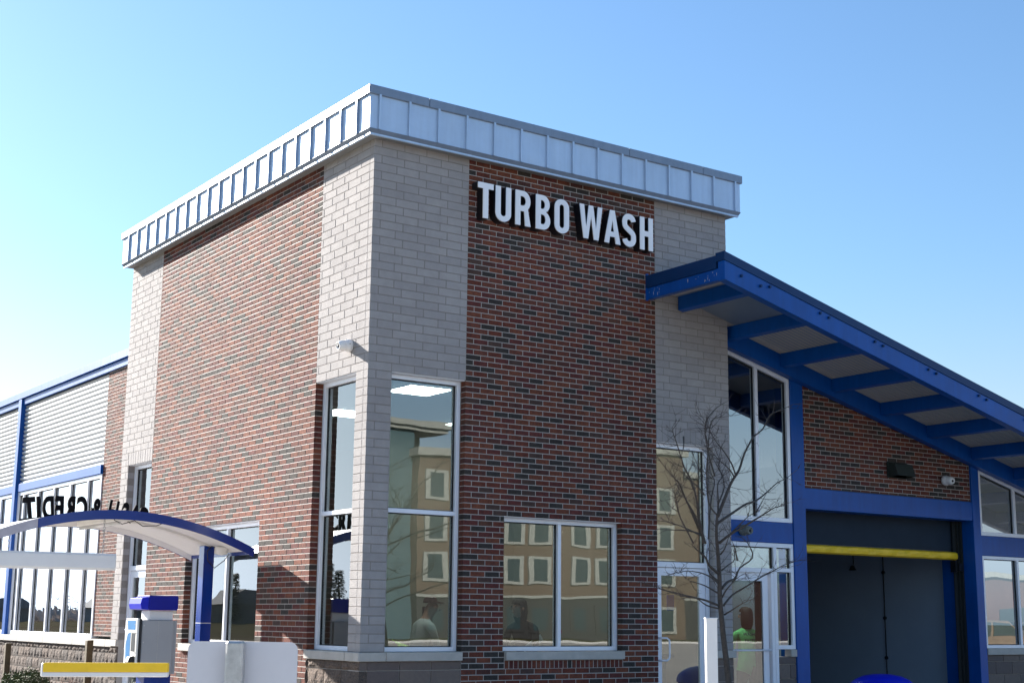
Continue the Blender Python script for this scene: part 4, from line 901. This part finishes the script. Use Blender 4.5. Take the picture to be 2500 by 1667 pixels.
# ------------------------------------------------------------------ bare tree by the door
TREE = [('trunk', [(2.41, -3.26, -0.35), (2.41, -3.26, -0.23), (2.38, -3.26, -0.00), (2.35, -3.26, 0.22), (2.33, -3.26, 0.39), (2.31, -3.26, 0.61), (2.31, -3.26, 0.79), (2.30, -3.26, 0.97), (2.29, -3.26, 1.10), (2.28, -3.26, 1.19), (2.28, -3.26, 1.30), (2.29, -3.26, 1.40), (2.30, -3.26, 1.44)]),
 ('B1', [(2.30, -3.26, 1.42), (2.38, -3.25, 1.55), (2.47, -3.24, 1.70), (2.54, -3.23, 1.80), (2.65, -3.22, 1.92), (2.73, -3.21, 2.08), (2.81, -3.21, 2.20), (2.89, -3.20, 2.29), (3.04, -3.19, 2.39), (3.15, -3.18, 2.54), (3.33, -3.17, 2.62), (3.49, -3.16, 2.68)]),
 ('B2', [(2.30, -3.26, 1.43), (2.17, -3.27, 1.55), (2.13, -3.29, 1.85), (2.14, -3.30, 2.03), (2.14, -3.31, 2.12), (2.09, -3.32, 2.24), (2.08, -3.33, 2.29), (2.06, -3.35, 2.38), (1.92, -3.36, 2.45)]),
 ('B2b', [(2.27, -3.26, 1.83), (2.25, -3.22, 1.99), (2.26, -3.18, 2.12), (2.35, -3.14, 2.42), (2.55, -3.10, 2.48), (2.75, -3.06, 2.52)]),
 ('B2c', [(2.15, -3.26, 2.31), (2.28, -3.16, 2.44), (2.50, -3.06, 2.58), (2.76, -2.96, 2.69)]),
 ('B3', [(2.29, -3.26, 1.35), (2.52, -3.20, 1.45), (2.82, -3.13, 1.58), (3.00, -3.07, 1.62), (3.18, -3.01, 1.69), (3.32, -2.95, 1.75), (3.55, -2.88, 1.87), (3.76, -2.82, 1.94), (4.00, -2.76, 2.06)]),
 ('B3b', [(2.85, -3.26, 1.50), (3.11, -3.06, 1.60), (3.41, -2.86, 1.76)]),
 ('B4', [(2.31, -3.26, 1.15), (2.40, -3.33, 1.24), (2.53, -3.39, 1.32), (2.66, -3.46, 1.41), (2.75, -3.53, 1.48), (2.79, -3.59, 1.52), (2.85, -3.66, 1.54)]),
 ('B4b', [(2.46, -3.26, 1.24), (2.48, -3.36, 1.32), (2.53, -3.46, 1.42), (2.56, -3.56, 1.47)]),
 ('B5', [(2.29, -3.26, 1.40), (2.36, -3.21, 1.55), (2.40, -3.16, 1.76), (2.52, -3.11, 1.86), (2.50, -3.06, 1.95), (2.60, -3.01, 2.09), (2.60, -2.96, 2.28)]),
 ('B5b', [(2.31, -3.26, 1.55), (2.49, -3.16, 1.73), (2.55, -3.06, 1.89), (2.59, -2.96, 1.96)]),
 ('B5c', [(2.56, -3.26, 1.86), (2.53, -3.24, 1.97), (2.45, -3.22, 2.09), (2.36, -3.20, 2.19), (2.31, -3.18, 2.27), (2.28, -3.16, 2.36)]),
 ('B5d', [(2.54, -3.26, 1.84), (2.50, -3.23, 1.92), (2.40, -3.19, 2.01), (2.28, -3.16, 2.13)]),
 ('B6', [(2.10, -3.26, 1.14), (2.06, -3.28, 1.25), (2.00, -3.30, 1.39), (1.96, -3.33, 1.52), (1.88, -3.35, 1.73), (1.76, -3.37, 1.87), (1.69, -3.39, 1.99), (1.61, -3.42, 2.12), (1.56, -3.44, 2.18), (1.52, -3.46, 2.24)]),
 ('B7', [(2.06, -3.26, 1.25), (1.94, -3.32, 1.40), (1.79, -3.37, 1.53), (1.67, -3.43, 1.64), (1.57, -3.49, 1.71), (1.45, -3.55, 1.75), (1.27, -3.60, 1.86), (1.15, -3.66, 1.93)]),
 ('B7b', [(2.03, -3.26, 1.29), (1.83, -3.38, 1.44), (1.64, -3.51, 1.55), (1.44, -3.63, 1.65), (1.29, -3.76, 1.70)]),
 ('B8', [(1.96, -3.26, 1.14), (1.90, -3.23, 1.27), (1.85, -3.19, 1.40), (1.84, -3.16, 1.53), (1.85, -3.13, 1.62), (1.94, -3.09, 1.71), (2.04, -3.06, 1.80)]),
 ('B9', [(2.07, -3.26, 1.22), (1.83, -3.38, 1.25), (1.58, -3.51, 1.28), (1.31, -3.63, 1.30), (1.06, -3.76, 1.30)]),
 ('B10', [(2.08, -3.26, 1.23), (2.01, -3.13, 1.27), (1.85, -2.99, 1.28), (1.82, -2.86, 1.29)]),
 ('B11', [(2.13, -3.26, 1.14), (2.11, -3.21, 1.33), (2.13, -3.16, 1.51), (2.13, -3.11, 1.65), (2.10, -3.06, 1.80), (2.13, -3.01, 1.87), (2.24, -2.96, 1.99)]),
 ('B12', [(2.17, -3.26, 1.19), (2.25, -3.19, 1.41), (2.34, -3.13, 1.63), (2.45, -3.06, 1.82), (2.36, -2.99, 1.85), (2.28, -2.93, 2.07), (2.30, -2.86, 2.12)]),
 ('B13', [(1.85, -3.26, 2.20), (1.76, -3.36, 2.08), (1.63, -3.46, 1.96)]),
 ('B14', [(2.12, -3.26, 1.63), (2.03, -3.26, 1.71), (1.92, -3.26, 1.77), (1.81, -3.26, 1.84), (1.69, -3.26, 1.88)]),
 ('C1', [(2.29, -3.26, 0.85), (2.11, -3.33, 0.92), (1.98, -3.41, 1.00), (1.79, -3.48, 1.07), (1.67, -3.56, 1.11)]),
 ('C1b', [(2.30, -3.26, 0.77), (2.27, -3.16, 0.85), (2.33, -3.06, 0.97), (2.41, -2.96, 1.10)]),
 ('C2', [(2.29, -3.26, 0.75), (2.13, -3.34, 0.80), (1.92, -3.42, 0.84), (1.68, -3.50, 0.85), (1.45, -3.58, 0.83), (1.28, -3.66, 0.80)]),
 ('C3', [(2.29, -3.26, 0.53), (2.01, -3.36, 0.58), (1.71, -3.46, 0.61), (1.44, -3.56, 0.64), (1.21, -3.66, 0.66), (1.06, -3.76, 0.69)]),
 ('C4', [(2.29, -3.26, 0.50), (2.22, -3.16, 0.53), (2.17, -3.06, 0.60), (2.06, -2.96, 0.62), (2.00, -2.86, 0.66)]),
 ('C5', [(2.29, -3.26, 0.65), (2.26, -3.09, 0.73), (2.24, -2.93, 0.77), (2.31, -2.76, 0.80)]),
 ('D1', [(2.34, -3.26, 0.70), (2.47, -3.21, 0.77), (2.62, -3.16, 0.81), (2.74, -3.11, 0.92), (2.97, -3.06, 1.03), (2.98, -3.01, 1.16), (2.92, -2.96, 1.25)]),
 ('D1b', [(2.56, -3.26, 0.99), (2.39, -3.41, 1.09), (2.20, -3.56, 1.17)]),
 ('D2', [(2.34, -3.26, 0.61), (2.33, -3.33, 0.68), (2.34, -3.41, 0.75), (2.36, -3.48, 0.81), (2.38, -3.56, 0.85)]),
 ('D3', [(2.36, -3.26, 0.53), (2.55, -3.19, 0.64), (2.81, -3.12, 0.73), (3.11, -3.05, 0.84), (3.34, -2.97, 0.90), (3.60, -2.90, 0.98), (3.81, -2.83, 1.02), (4.03, -2.76, 1.05)]),
 ('D4', [(2.37, -3.26, 0.44), (2.36, -3.39, 0.49), (2.36, -3.53, 0.55), (2.39, -3.66, 0.60)]),
 ('D5', [(2.34, -3.26, 0.88), (2.55, -3.13, 0.94), (2.78, -2.99, 1.01), (2.89, -2.86, 1.12)]),
 ('D6', [(2.33, -3.26, 1.04), (2.32, -3.33, 1.09), (2.31, -3.39, 1.18), (2.29, -3.46, 1.27)])]
bt = thing('bare_tree', 'young leafless tree with slender dark twigs in front of the glass door', 'tree', (2.36, -3.26, G)); rnd = random.Random(21)
trunk = MB(); limbs = []; twigs = MB()
def smooth_pts(p, k=3):
    out = []
    for i in range(len(p)-1):
        p0, p1, p2, p3 = p[max(i-1, 0)], p[i], p[i+1], p[min(i+2, len(p)-1)]
        for j in range(k):
            t = j/k; out.append(.5*((2*p1)+(-p0+p2)*t+(2*p0-5*p1+4*p2-p3)*t*t+(-p0+3*p1-3*p2+p3)*t**3))
    return out+[p[-1]]
def twig(p, d, ln, r, lev):
    pts = [p]; n_ = 4 if lev else 5; cur = p.copy(); dd = d.copy()
    for i in range(n_):
        dd = (dd+Vector((rnd.gauss(0, .16), rnd.gauss(0, .16), rnd.gauss(.05, .13)))).normalized(); cur = cur+dd*ln/n_; pts.append(cur.copy())
    twigs.tube(pts, [r*(1-.7*i/n_) for i in range(n_+1)], 4 if r > .004 else 3, caps=False)
    if lev > 0:
        for i in range(rnd.choice((2, 3, 3, 4))):
            j = rnd.randint(1, n_); q = pts[j]; s = (pts[j]-pts[j-1]).normalized()
            nd = (s+Vector((rnd.gauss(0, .6), rnd.gauss(0, .6), rnd.gauss(.1, .5)))).normalized(); twig(q, nd, ln*rnd.uniform(.3, .6), r*.6, lev-1)
for nm, pts in TREE:
    p = [Vector(q) for q in pts]
    if nm == 'trunk': p = [Vector((p[0].x+.02, p[0].y, G)), Vector((p[0].x+.01, p[0].y, -.8))]+p
    p = smooth_pts(p); L = len(p)
    if nm == 'trunk':
        trunk.tube(p, [.036-.026*(i/(L-1))**1.1+(.02 if i < 2 else 0) for i in range(L)], 12); r0 = .03
        trunk.build('trunk', M_BARK, bt, smooth=True)
    else:
        r0 = {'B1': .021, 'B3': .017, 'B4': .017, 'B6': .017, 'B7': .015, 'C1': .019, 'D1': .017, 'D3': .013, 'C3': .014}.get(nm, .0105)
        m = MB(); m.tube(p, [max(.0018, r0*.88*(1-.86*i/(L-1))) for i in range(L)], 7); m.build('branch', M_BARK, bt, smooth=True)
    st = 6 if nm != 'trunk' else 22
    for i in range(st, L, 1):
        for _ in range(2 if rnd.random() < .55 else 1):
            if rnd.random() < .68:
                s = (p[i]-p[i-1]).normalized(); side = Vector((rnd.gauss(0, 1), rnd.gauss(0, .9), rnd.gauss(.1, .6))); nd = (s*.6+side.normalized()*.8).normalized()
                twig(p[i], nd, rnd.uniform(.07, .34)*(1.15-.5*i/L), .0034, 1)
twigs.build('twigs', M_TWIG, bt, kind='stuff')

# ------------------------------------------------------------------ people and things behind the glass
def person(name, label, base, joints, radii, edges, colfn, mats):
    me = bpy.data.meshes.new('body'); me.from_pydata([Vector(j)+Vector(base) for j in joints], edges, [])
    ob = bpy.data.objects.new('body', me); COL.objects.link(ob)
    sk = ob.modifiers.new('skin', 'SKIN'); ob.modifiers.new('sub', 'SUBSURF').levels = 1; sk.use_smooth_shade = True
    for v, r in zip(me.skin_vertices[0].data, radii): v.radius = r if isinstance(r, tuple) else (r, r)
    me.skin_vertices[0].data[0].use_root = True
    dg = bpy.context.evaluated_depsgraph_get(); nm = bpy.data.meshes.new_from_object(ob.evaluated_get(dg)); bpy.data.objects.remove(ob)
    for m_ in mats: nm.materials.append(m_)
    for p in nm.polygons: p.material_index = colfn(p.center-Vector(base)); p.use_smooth = True
    root = thing(name, label, 'person', base); b_ = bpy.data.objects.new('body', nm); COL.objects.link(b_); attach(b_, root); return root
def figure(name, label, base, face, lean, shirt, pants, armfwd, hair):
    """standing figure; face: heading angle, lean: forward bend of the upper body"""
    h = Vector((math.cos(face), math.sin(face), 0)); sd = Vector((-h.y, h.x, 0)); U = Vector((0, 0, 1))
    J = []; Rr = []; E = []
    def add(v, r, par=None):
        J.append(tuple(v)); Rr.append(r); k = len(J)-1
        if par is not None: E.append((par, k))
        return k
    def up_(s, off=0): return h*(lean*s+off)+U*(.95+s*(1-.18*lean))
    pel = add(U*.95, (.15, .12)); wa = add(up_(.18), (.135, .11), pel); ch = add(up_(.38), (.165, .12), wa); sh = add(up_(.50), (.10, .08), ch); nk = add(up_(.58, .01), (.055, .055), sh)
    hd0 = add(up_(.64, .03), (.07, .075), nk); hd = add(up_(.735, .045), (.082, .098), hd0); tp = add(up_(.81, .03), (.06, .07), hd)
    add(up_(.715, .135), (.022, .018), hd)                       # nose
    for s_ in (-1, 1):
        s1 = add(up_(.47)+sd*s_*.19, .06, sh); el = add(up_(.47)+sd*s_*.24-U*.28+h*armfwd*.10, .045, s1); wr = add(J_v(J, el)+h*(.10+armfwd*.2)-U*(.20-armfwd*.16)-sd*s_*.05, .03, el)
        pm = add(J_v(J, wr)+h*.07-U*.03, (.036, .018), wr)
        for f_, (o_, l_) in enumerate(((-.03, .065), (-.01, .075), (.01, .07), (.03, .055))):
            a_ = add(J_v(J, pm)+sd*o_+h*l_*.5-U*.01, .009, pm); add(J_v(J, a_)+h*l_*.4-U*.02, .008, a_)
        th = add(J_v(J, wr)+h*.03-sd*s_*.04, .011, wr); add(J_v(J, th)+h*.035-sd*s_*.01, .009, th)
        hp = add(U*.88+sd*s_*.10, .095, pel); kn = add(U*.48+sd*s_*.11+h*.02, .065, hp); an = add(U*.08+sd*s_*.11, .045, kn); add(U*.03+sd*s_*.12+h*.16, (.045, .03), an)
    def cf(c):
        z = c.z
        headz = .95+.565*(1-.18*lean)
        if z > headz-.005: return 0
        if z < .93: return 2
        hor = c.dot(h)
        return 1
    mats = [M_SKIN, shirt, pants]
    root = person(name, label, base, J, Rr, E, cf, mats)
    top = Vector(base)+up_(.76, .02)
    for s_ in (-1, 1):
        e_ = MB(); e_.lathe([(0, .012), (.008, .008), (.010, 0)], top+h*.115+sd*s_*.032-U*.005, h, 10); e_.build('eye', M_BLACK, root)
        e_ = MB(); e_.lathe([(0, .014), (.016, .010), (.022, 0)], top+h*.02+sd*s_*.085-U*.03, sd*s_, 10); e_.build('ear', M_SKIN, root)
    e_ = MB(); e_.prism([top+h*.127+sd*a_+U*b_ for a_, b_ in ((-.022, -.078), (.022, -.078), (.022, -.070), (-.022, -.070))], h*.006); e_.build('mouth', mat('lip', (.3, .1, .09), .5), root)
    hr = MB()
    if hair == 'cap':
        hr.lathe([(.0, .075), (.05, .068), (.082, .04), (.094, .0), (.095, -.012)], top+U*.03-h*.004, U+h*.06, 20)
        hr.prism([top+U*.025+h*.08+sd*.07, top+U*.012+h*.17+sd*.045, top+U*.012+h*.17-sd*.045, top+U*.025+h*.08-sd*.07], U*.010); hr.build('cap', mat('dark_red_cap', (.06, .015, .012), .8), root, smooth=True)
    else:
        hr.lathe([(.0, .085), (.05, .076), (.08, .045), (.088, .0), (.092, -.08), (.088, -.17), (.06, -.23)], top+U*.02-h*.062, U, 20); hr.lathe([(0, .075), (.05, .066), (.085, .03), (.092, .0)], top+U*.035-h*.005, U, 18); hr.build('hair', M_HAIR, root, smooth=True)
    return root
def J_v(J, k): return Vector(J[k])
F0 = G+.02
figure('person', 'person in dark red cap and pale hoodie behind the tall corner window', (1.5, 1.35, F0), R(0), .28, mat('pale_hoodie', (.62, .64, .62), .9), mat('dark_trousers', (.02, .02, .03), .9), .8, 'cap')
figure('person', 'long-haired person in dark top looking down at papers behind the double window', (3.2, 1.3, F0), R(205), .34, mat('black_top', (.02, .016, .014), .9), mat('dark_jeans', (.03, .035, .05), .9), .9, 'hair')
pg_ = figure('person', 'person in green printed shirt seen from behind inside the wash bay entrance door', (6.95, 1.15, F0-.10), R(70), .06, mat('green_shirt', (.20, .75, .26), .85), MATS['dark_trousers'], .3, 'hair')
hh = Vector((math.cos(R(70)), math.sin(R(70)), 0))
for i, tx in enumerate(('WASHED', 'FASTER')):
    me = text_mesh(tx, .062, .002, .001); me.materials.append(mat('navy_print', (.02, .05, .12), .8))
    ob = bpy.data.objects.new('shirt_print', me); COL.objects.link(ob); p_ = Vector((6.95, 1.15, 0))-hh*.142
    ob.rotation_euler = (math.pi/2, 0, R(-20)); ob.location = (p_.x, p_.y, .17-i*.09); attach(ob, pg_)
ct = thing('service_counter', 'long service counter along the inside of the tower windows', 'counter', (2.6, .65, G)); m = MB(); m.box(.75, 5.0, .5, 1.02, -.10, -.06); m.build('counter_top', mat('counter_laminate', (.22, .20, .17), .4), ct, bev=.004)
m = MB(); m.box(.8, 4.95, .62, 1.0, G+.015, -.101); m.build('counter_front', M_IWALL, ct)
m = MB(); m.prism([(.82, .52, .03), (1.12, .50, .0), (1.17, .75, -.02), (.86, .78, .12)], (0, 0, .006)); tag(m.build('lime_folder', mat('lime_paper', (.45, .80, .08), .6)), 'lime green folder lying behind the corner window', 'folder')
m = MB(); m.prism([(2.93, 1.05, .02), (3.17, 1.0, .19), (3.22, 1.0, .11), (2.98, 1.05, -.06)], (0, .004, 0)); tag(m.build('paper_sheet', M_WHITEL), 'white paper sheet held up by the long-haired person', 'paper')
m = MB(); m.lathe([(.0, 0), (.03, 0), (.038, .10), (.036, .10), (.0, .02)], (2.08, .8, .10), (0, 0, 1), 16); m.box(2.0, 2.16, .74, .86, -.06, .10, 0); tag(m.build('red_cup', mat('red_plastic', (.45, .02, .02), .4)), 'red cup on a stand behind the tall corner window', 'cup')
m = MB(); m.lathe([(.0, 0), (.045, .0), (.045, .012), (0, .012)], (3.42, .95, .22), (0, -1, 0), 18); tag(m.build('pink_badge', mat('pink_print', (.55, .03, .12), .5)), 'round pink sticker behind the double window', 'sticker')
rs = thing('restroom_sign', 'brown restroom sign with white figures on the inside wall behind the corner window', 'sign', (3.67, 4.59, .44)); m = MB(); m.box(3.585, 3.76, 4.585, 4.598, .33, .54); m.build('plaque', mat('brown_plaque', (.07, .035, .03), .5), rs, bev=.003)
m = MB()
for x in (3.635, 3.70): m.lathe([(0, 0), (.013, 0), (.013, .002), (0, .002)], (x, 4.585, .505), (0, -1, 0), 10)
m.prism([(3.622, 4.583, .485), (3.648, 4.583, .485), (3.645, 4.583, .40), (3.625, 4.583, .40)], (0, -.002, 0)); m.prism([(3.692, 4.583, .485), (3.708, 4.583, .485), (3.725, 4.583, .40), (3.675, 4.583, .40)], (0, -.002, 0)); m.box(3.61, 3.735, 4.581, 4.583, .355, .37)
m.build('pictogram', M_WHITEL, rs)
bs = MB(); bs.box(4.62, 4.74, .205, .215, .50, .70); tag(bs.build('window_notice', mat('blue_notice', (.02, .09, .45), .5)), 'small blue notice stuck inside the tower glass door', 'notice')
for k, (x0, x1, y0, y1, lb) in enumerate(((1.05, 1.62, .80, 1.37, 'square lit ceiling panel seen through the top of the tall corner window'), (1.30, 1.85, 3.2, 3.75, 'lit ceiling panel seen through the sunlit-side corner window'), (3.3, 3.87, 3.0, 3.57, 'lit ceiling panel deep in the tower room near the restroom wall'), (3.6, 4.17, .9, 1.47, 'added fill-light panel above the double window'), (6.25, 6.78, .95, 1.48, 'added fill-light panel inside the wash bay entrance'))):  # panels at the double window and entrance are added to brighten the rooms
    cl = thing('ceiling_light', lb, 'ceiling light', (x0, y0, 3.17)); zl = 0 if x0 < 6 else -1.48
    m = MB(); m.box(x0-.02, x1+.02, y0-.02, y1+.02, 3.165+zl, 3.179+zl); m.build('frame', M_WHITE, cl)
    m = MB(); m.box(x0, x1, y0, y1, 3.155+zl, 3.164+zl); m.build('diffuser', M_LIGHT, cl)

# ------------------------------------------------------------------ surroundings seen in the glass
ht = thing('hotel_building', 'tan and teal four-storey hotel across the lot, mirrored in the tower windows', 'building', (60, -80, G))
M_TAN = mat('tan_stucco', (.078, .052, .032), .9, var=.06, vscale=.3); M_TEAL = mat('teal_stucco', (.03, .065, .075), .9); M_TRIM = mat('cream_trim', (.20, .205, .18), .8); M_DK = mat('dark_pane', (.02, .035, .038), .15); M_BRN = mat('brown_base', (.018, .017, .016), .9)
m = MB(); m.box(45.6, 73, -92, -74.2, 2.0, 11.9, 0); m.build('wall', M_TAN, ht); m = MB(); m.box(45.5, 73.1, -92.1, -74.1, G, 1.98); m.build('base_wall', M_BRN, ht)
m = MB(); m.box(42.9, 45.55, -90, -75, G, 13.9); m.box(45.56, 47.9, -90, -78.2, G, 13.9); m.build('stair_tower', M_TEAL, ht); m = MB(); m.box(30, 43.8, -95, -79, G, 12.2); m.build('wall', M_TAN, ht)
m = MB(); m.box(66.5, 70.5, -91, -73.6, G, 13.6); m.build('bay_wall', M_TAN, ht)
m = MB(); m.box(42.6, 48.3, -90, -74.6, 13.9, 14.2); m.box(42.3, 48.6, -90, -74.3, 14.2, 14.6); m.box(29.5, 43.4, -95, -78.5, 12.2, 12.6); m.box(45.2, 66.3, -92, -73.8, 11.9, 12.5); m.box(66.2, 70.8, -91, -73.2, 13.6, 14.1); m.box(70.9, 73.4, -92, -73.8, 11.9, 12.4); m.build('cornice', M_TRIM, ht)
m = MB(); m.box(45.4, 66.4, -74.09, -73.95, 1.9, 2.1); m.box(70.6, 73.2, -74.09, -73.95, 1.9, 2.1); m.build('band_course', M_TRIM, ht)
wf = MB(); wf.box(-1.0, 1.0, -.02, .12, -.15, 1.95); wfm = wf.mesh('window', M_TRIM); wp_ = MB(); wp_.box(-.62, .62, .121, .14, .05, 1.75); wpm = wp_.mesh('pane', M_DK)
wfd = wf.mesh('window', M_BRN)
for z in (3.1, 6.0, 8.9, .0-.6):
    for x in (47.1, 50.6, 54.0, 56.4, 60.3, 62.8):
        a = bpy.data.objects.new('window', wfm); COL.objects.link(a); a.location = (x, -74.15, z); attach(a, ht)
        if z < 0: a.data = wfd
        b_ = bpy.data.objects.new('pane', wpm); COL.objects.link(b_); b_.parent = a
    for x in (68.5,):
        a = bpy.data.objects.new('window', wfm); COL.objects.link(a); a.location = (x, -73.55, z); attach(a, ht); b_ = bpy.data.objects.new('pane', wpm); COL.objects.link(b_); b_.parent = a
def house(x, y, w, d, h, r, k):
    t_ = thing('house', ['brown gabled house far beyond the road, leftmost', 'grey gabled house far beyond the road, wide', 'dark hipped house beyond the conifers', 'small tan house at the end of the row'][k], 'house', (x, y, G))
    m = MB(); m.box(x-w/2, x+w/2, y-d/2, y+d/2, G, G+h); m.build('wall', mat('house_wall_%d' % k, ((.22, .17, .14), (.22, .21, .21), (.17, .15, .14), (.26, .2, .15))[k], .9), t_)
    m = MB(); m.prism([(x-w/2-.5, y-d/2-.4, G+h), (x+w/2+.5, y-d/2-.4, G+h), (x+w/4, y-d/2-.4, G+h+r), (x-w/4, y-d/2-.4, G+h+r)], (0, d+.8, 0)); m.build('roof', mat('shingle', (.20, .18, .18), .9), t_)
for k, a in enumerate(((-66, 262, 9, 8, 2.4, 1.8), (-84, 250, 12, 9, 2.6, 2.2), (-112, 250, 12, 9, 3.6, 2.8), (-140, 250, 9, 8, 2.4, 1.8))): house(*a, k)
def conifer(x, y, h, k):
    t_ = thing('conifer_tree', 'dark narrow conifer number beside the far houses' if False else ['tall dark conifer left of the hipped house', 'tall dark conifer right of the hipped house', 'broad dark conifer beside the small tan house', 'short dark conifer at the end of the row'][k], 'tree', (x, y, G), 'conifers by the far houses')
    rnd = random.Random(k); m = MB()
    for i in range(900):
        t = rnd.random()**.8; r = (1-t)*h*.17*rnd.uniform(.3, 1.1); a = rnd.uniform(0, 6.283); p = Vector((x+r*math.cos(a), y+r*math.sin(a), G+h*.08+t*h*.92)); s = h*.05
        q = Vector((math.cos(a), math.sin(a), -.3)); b_ = q.cross(Vector((0, 0, 1))); m.add([p, p+q*s+b_*s*.3, p+q*s*1.6, p+q*s-b_*s*.3], [(0, 1, 2, 3)])
    m.build('crown', M_LEAF2, t_); m = MB(); m.tube([(x, y, G), (x, y, G+h*.9)], [.25, .05], 6); m.build('trunk', M_BARK, t_)
for k, a in enumerate(((-107.5, 246, 9.5), (-127.5, 244, 12.2), (-131, 247, 11), (-119, 243, 6))): conifer(*a, k)
rnd = random.Random(8); m = MB(); hs = [3.0]
for i in range(140): hs.append(max(1.6, min(5.4, hs[-1]+rnd.uniform(-.9, .9))))
for i in range(11000):
    x = rnd.uniform(-260, 10); y = 285+rnd.uniform(-8, 8); k = (x+260)/2; h = hs[int(k)]*(rnd.random()**.6)*(1.5 if rnd.random() < .06 else 1); a = rnd.uniform(0, 6.28); s = rnd.uniform(.3, 1.2)
    m.add([(x, y, G+h-.5), (x+s*math.cos(a), y, G+h), (x+s*.2, y+s*.4, G+h+s)], [(0, 1, 2)])
for i in range(90):      # bare crowns standing above the scrub
    x = rnd.uniform(-255, 5); h = rnd.uniform(4.5, 7.5); m.tube([(x, 280, G), (x, 280, G+h)], [.12, .03], 4)
    for j in range(14):
        z = G+h*rnd.uniform(.35, .9); l_ = rnd.uniform(.6, 1.6); a = rnd.choice((-1, 1)); m.tube([(x, 280, z), (x+a*l_, 280+rnd.uniform(-.5, .5), z+l_*.8)], [.05, .015], 3, caps=False)
m.build('distant_woods', mat('hazed_winter_woods', (.42, .37, .34), 1., var=.4, vscale=.4), kind='stuff');  # colour lightened to take in the haze of distance

# low brick shops and two parked cars on the far side of the lot (mirrored in the wing's glass)
sh = thing('shop_building', 'low red brick shop building with dark glazing at the far side of the lot', 'building', (95, -55, G))
m = MB(); m.box(74, 130, -75, -58, G, 3.9); m.build('wall', mat('shop_brick', (.07, .032, .025), .9, var=.15, vscale=1), sh); m = MB(); m.box(73.6, 130.4, -75.4, -57.6, 3.9, 4.3); m.build('parapet', M_TRIM, sh)
wq_ = MB(); wq_.box(-1.6, 1.6, 0, .08, 0, 2.2); wqm = wq_.mesh('window', M_DK)
for x in range(77, 129, 5):
    a = bpy.data.objects.new('window', wqm); COL.objects.link(a); a.location = (x, -57.99, G+.5); attach(a, sh)
m = MB(); m.box(98, 102, -57.9, -57.7, 2.2, 3.8, 0); m.box(98.2, 101.8, -57.7, -57.65, 2.35, 3.65, 1); m.build('shop_sign', [mat('orange_frame', (.45, .12, .02), .5), mat('navy_sign', (.01, .03, .10), .5)], sh)
def car(x, y, col, label, hdg):
    t_ = thing('parked_car', label, 'car', (x, y, G)); M_ = Matrix.Translation((x, y, G)) @ Matrix.Rotation(hdg, 4, 'Z')
    prof_ = [(-2.3, .35), (2.25, .35), (2.35, .55), (2.3, .85), (1.35, 1.02), (.55, 1.62), (-1.35, 1.68), (-2.15, 1.1), (-2.35, .95)]
    def pr_(pts, y0, y1, nm, mt, par=t_, bev=0):
        m = MB(); m.prism([M_ @ Vector((a, y0, b)) for a, b in pts], M_.to_3x3() @ Vector((0, y1-y0, 0))); return m.build(nm, mt, par, bev=bev)
    pr_(prof_, -.9, .9, 'body', col, bev=.05)
    pr_([(1.15, 1.06), (.5, 1.52), (-.35, 1.57), (-.35, 1.05)], -.915, .915, 'side_window', M_DK); pr_([(-.45, 1.05), (-.45, 1.57), (-1.3, 1.58), (-1.85, 1.1)], -.915, .915, 'side_window', M_DK)
    m = MB(); m.add([M_ @ Vector(q) for q in ((1.37, -.75, 1.03), (1.37, .75, 1.03), (.62, .68, 1.6), (.62, -.68, 1.6))], [(0, 1, 2, 3)]); m.v = [tuple(Vector(v)+Vector((0, 0, .012))) for v in m.v]; m.build('windscreen', M_DK, t_)
    for a in (-1.45, 1.45):
        for b in (-.92, .92):
            m = MB(); ax = M_.to_3x3() @ Vector((0, 1 if b > 0 else -1, 0)); o_ = M_ @ Vector((a, b*.76, .35)); m.lathe([(0, 0), (.34, 0), (.35, .04), (.35, .2), (.33, .23), (.22, .24)], o_, ax, 20); w_ = m.build('wheel', M_BLACK, t_)
            m = MB(); m.lathe([(.22, .235), (.20, .21), (.05, .22), (0, .235)], o_, ax, 14); m.build('rim', M_GALV, w_)
    for b in (-.65, .65):
        pr_([(2.31, .68), (2.36, .68), (2.33, .82), (2.28, .84)], b-.18, b+.18, 'headlight', M_WHITE); pr_([(-2.37, .9), (-2.33, .9), (-2.2, 1.08), (-2.24, 1.09)], b-.15, b+.15, 'tail_light', mat('tail_red', (.3, .01, .01), .3))
car(38, -20, mat('tan_car_paint', (.12, .085, .06), .3, coat=.5), 'tan estate car parked across the lot, mirrored in the far right window', 0.1)
car(84, -52, mat('grey_car_paint', (.07, .072, .075), .3, coat=.5), 'grey estate car parked in front of the low brick shops', 3.0)
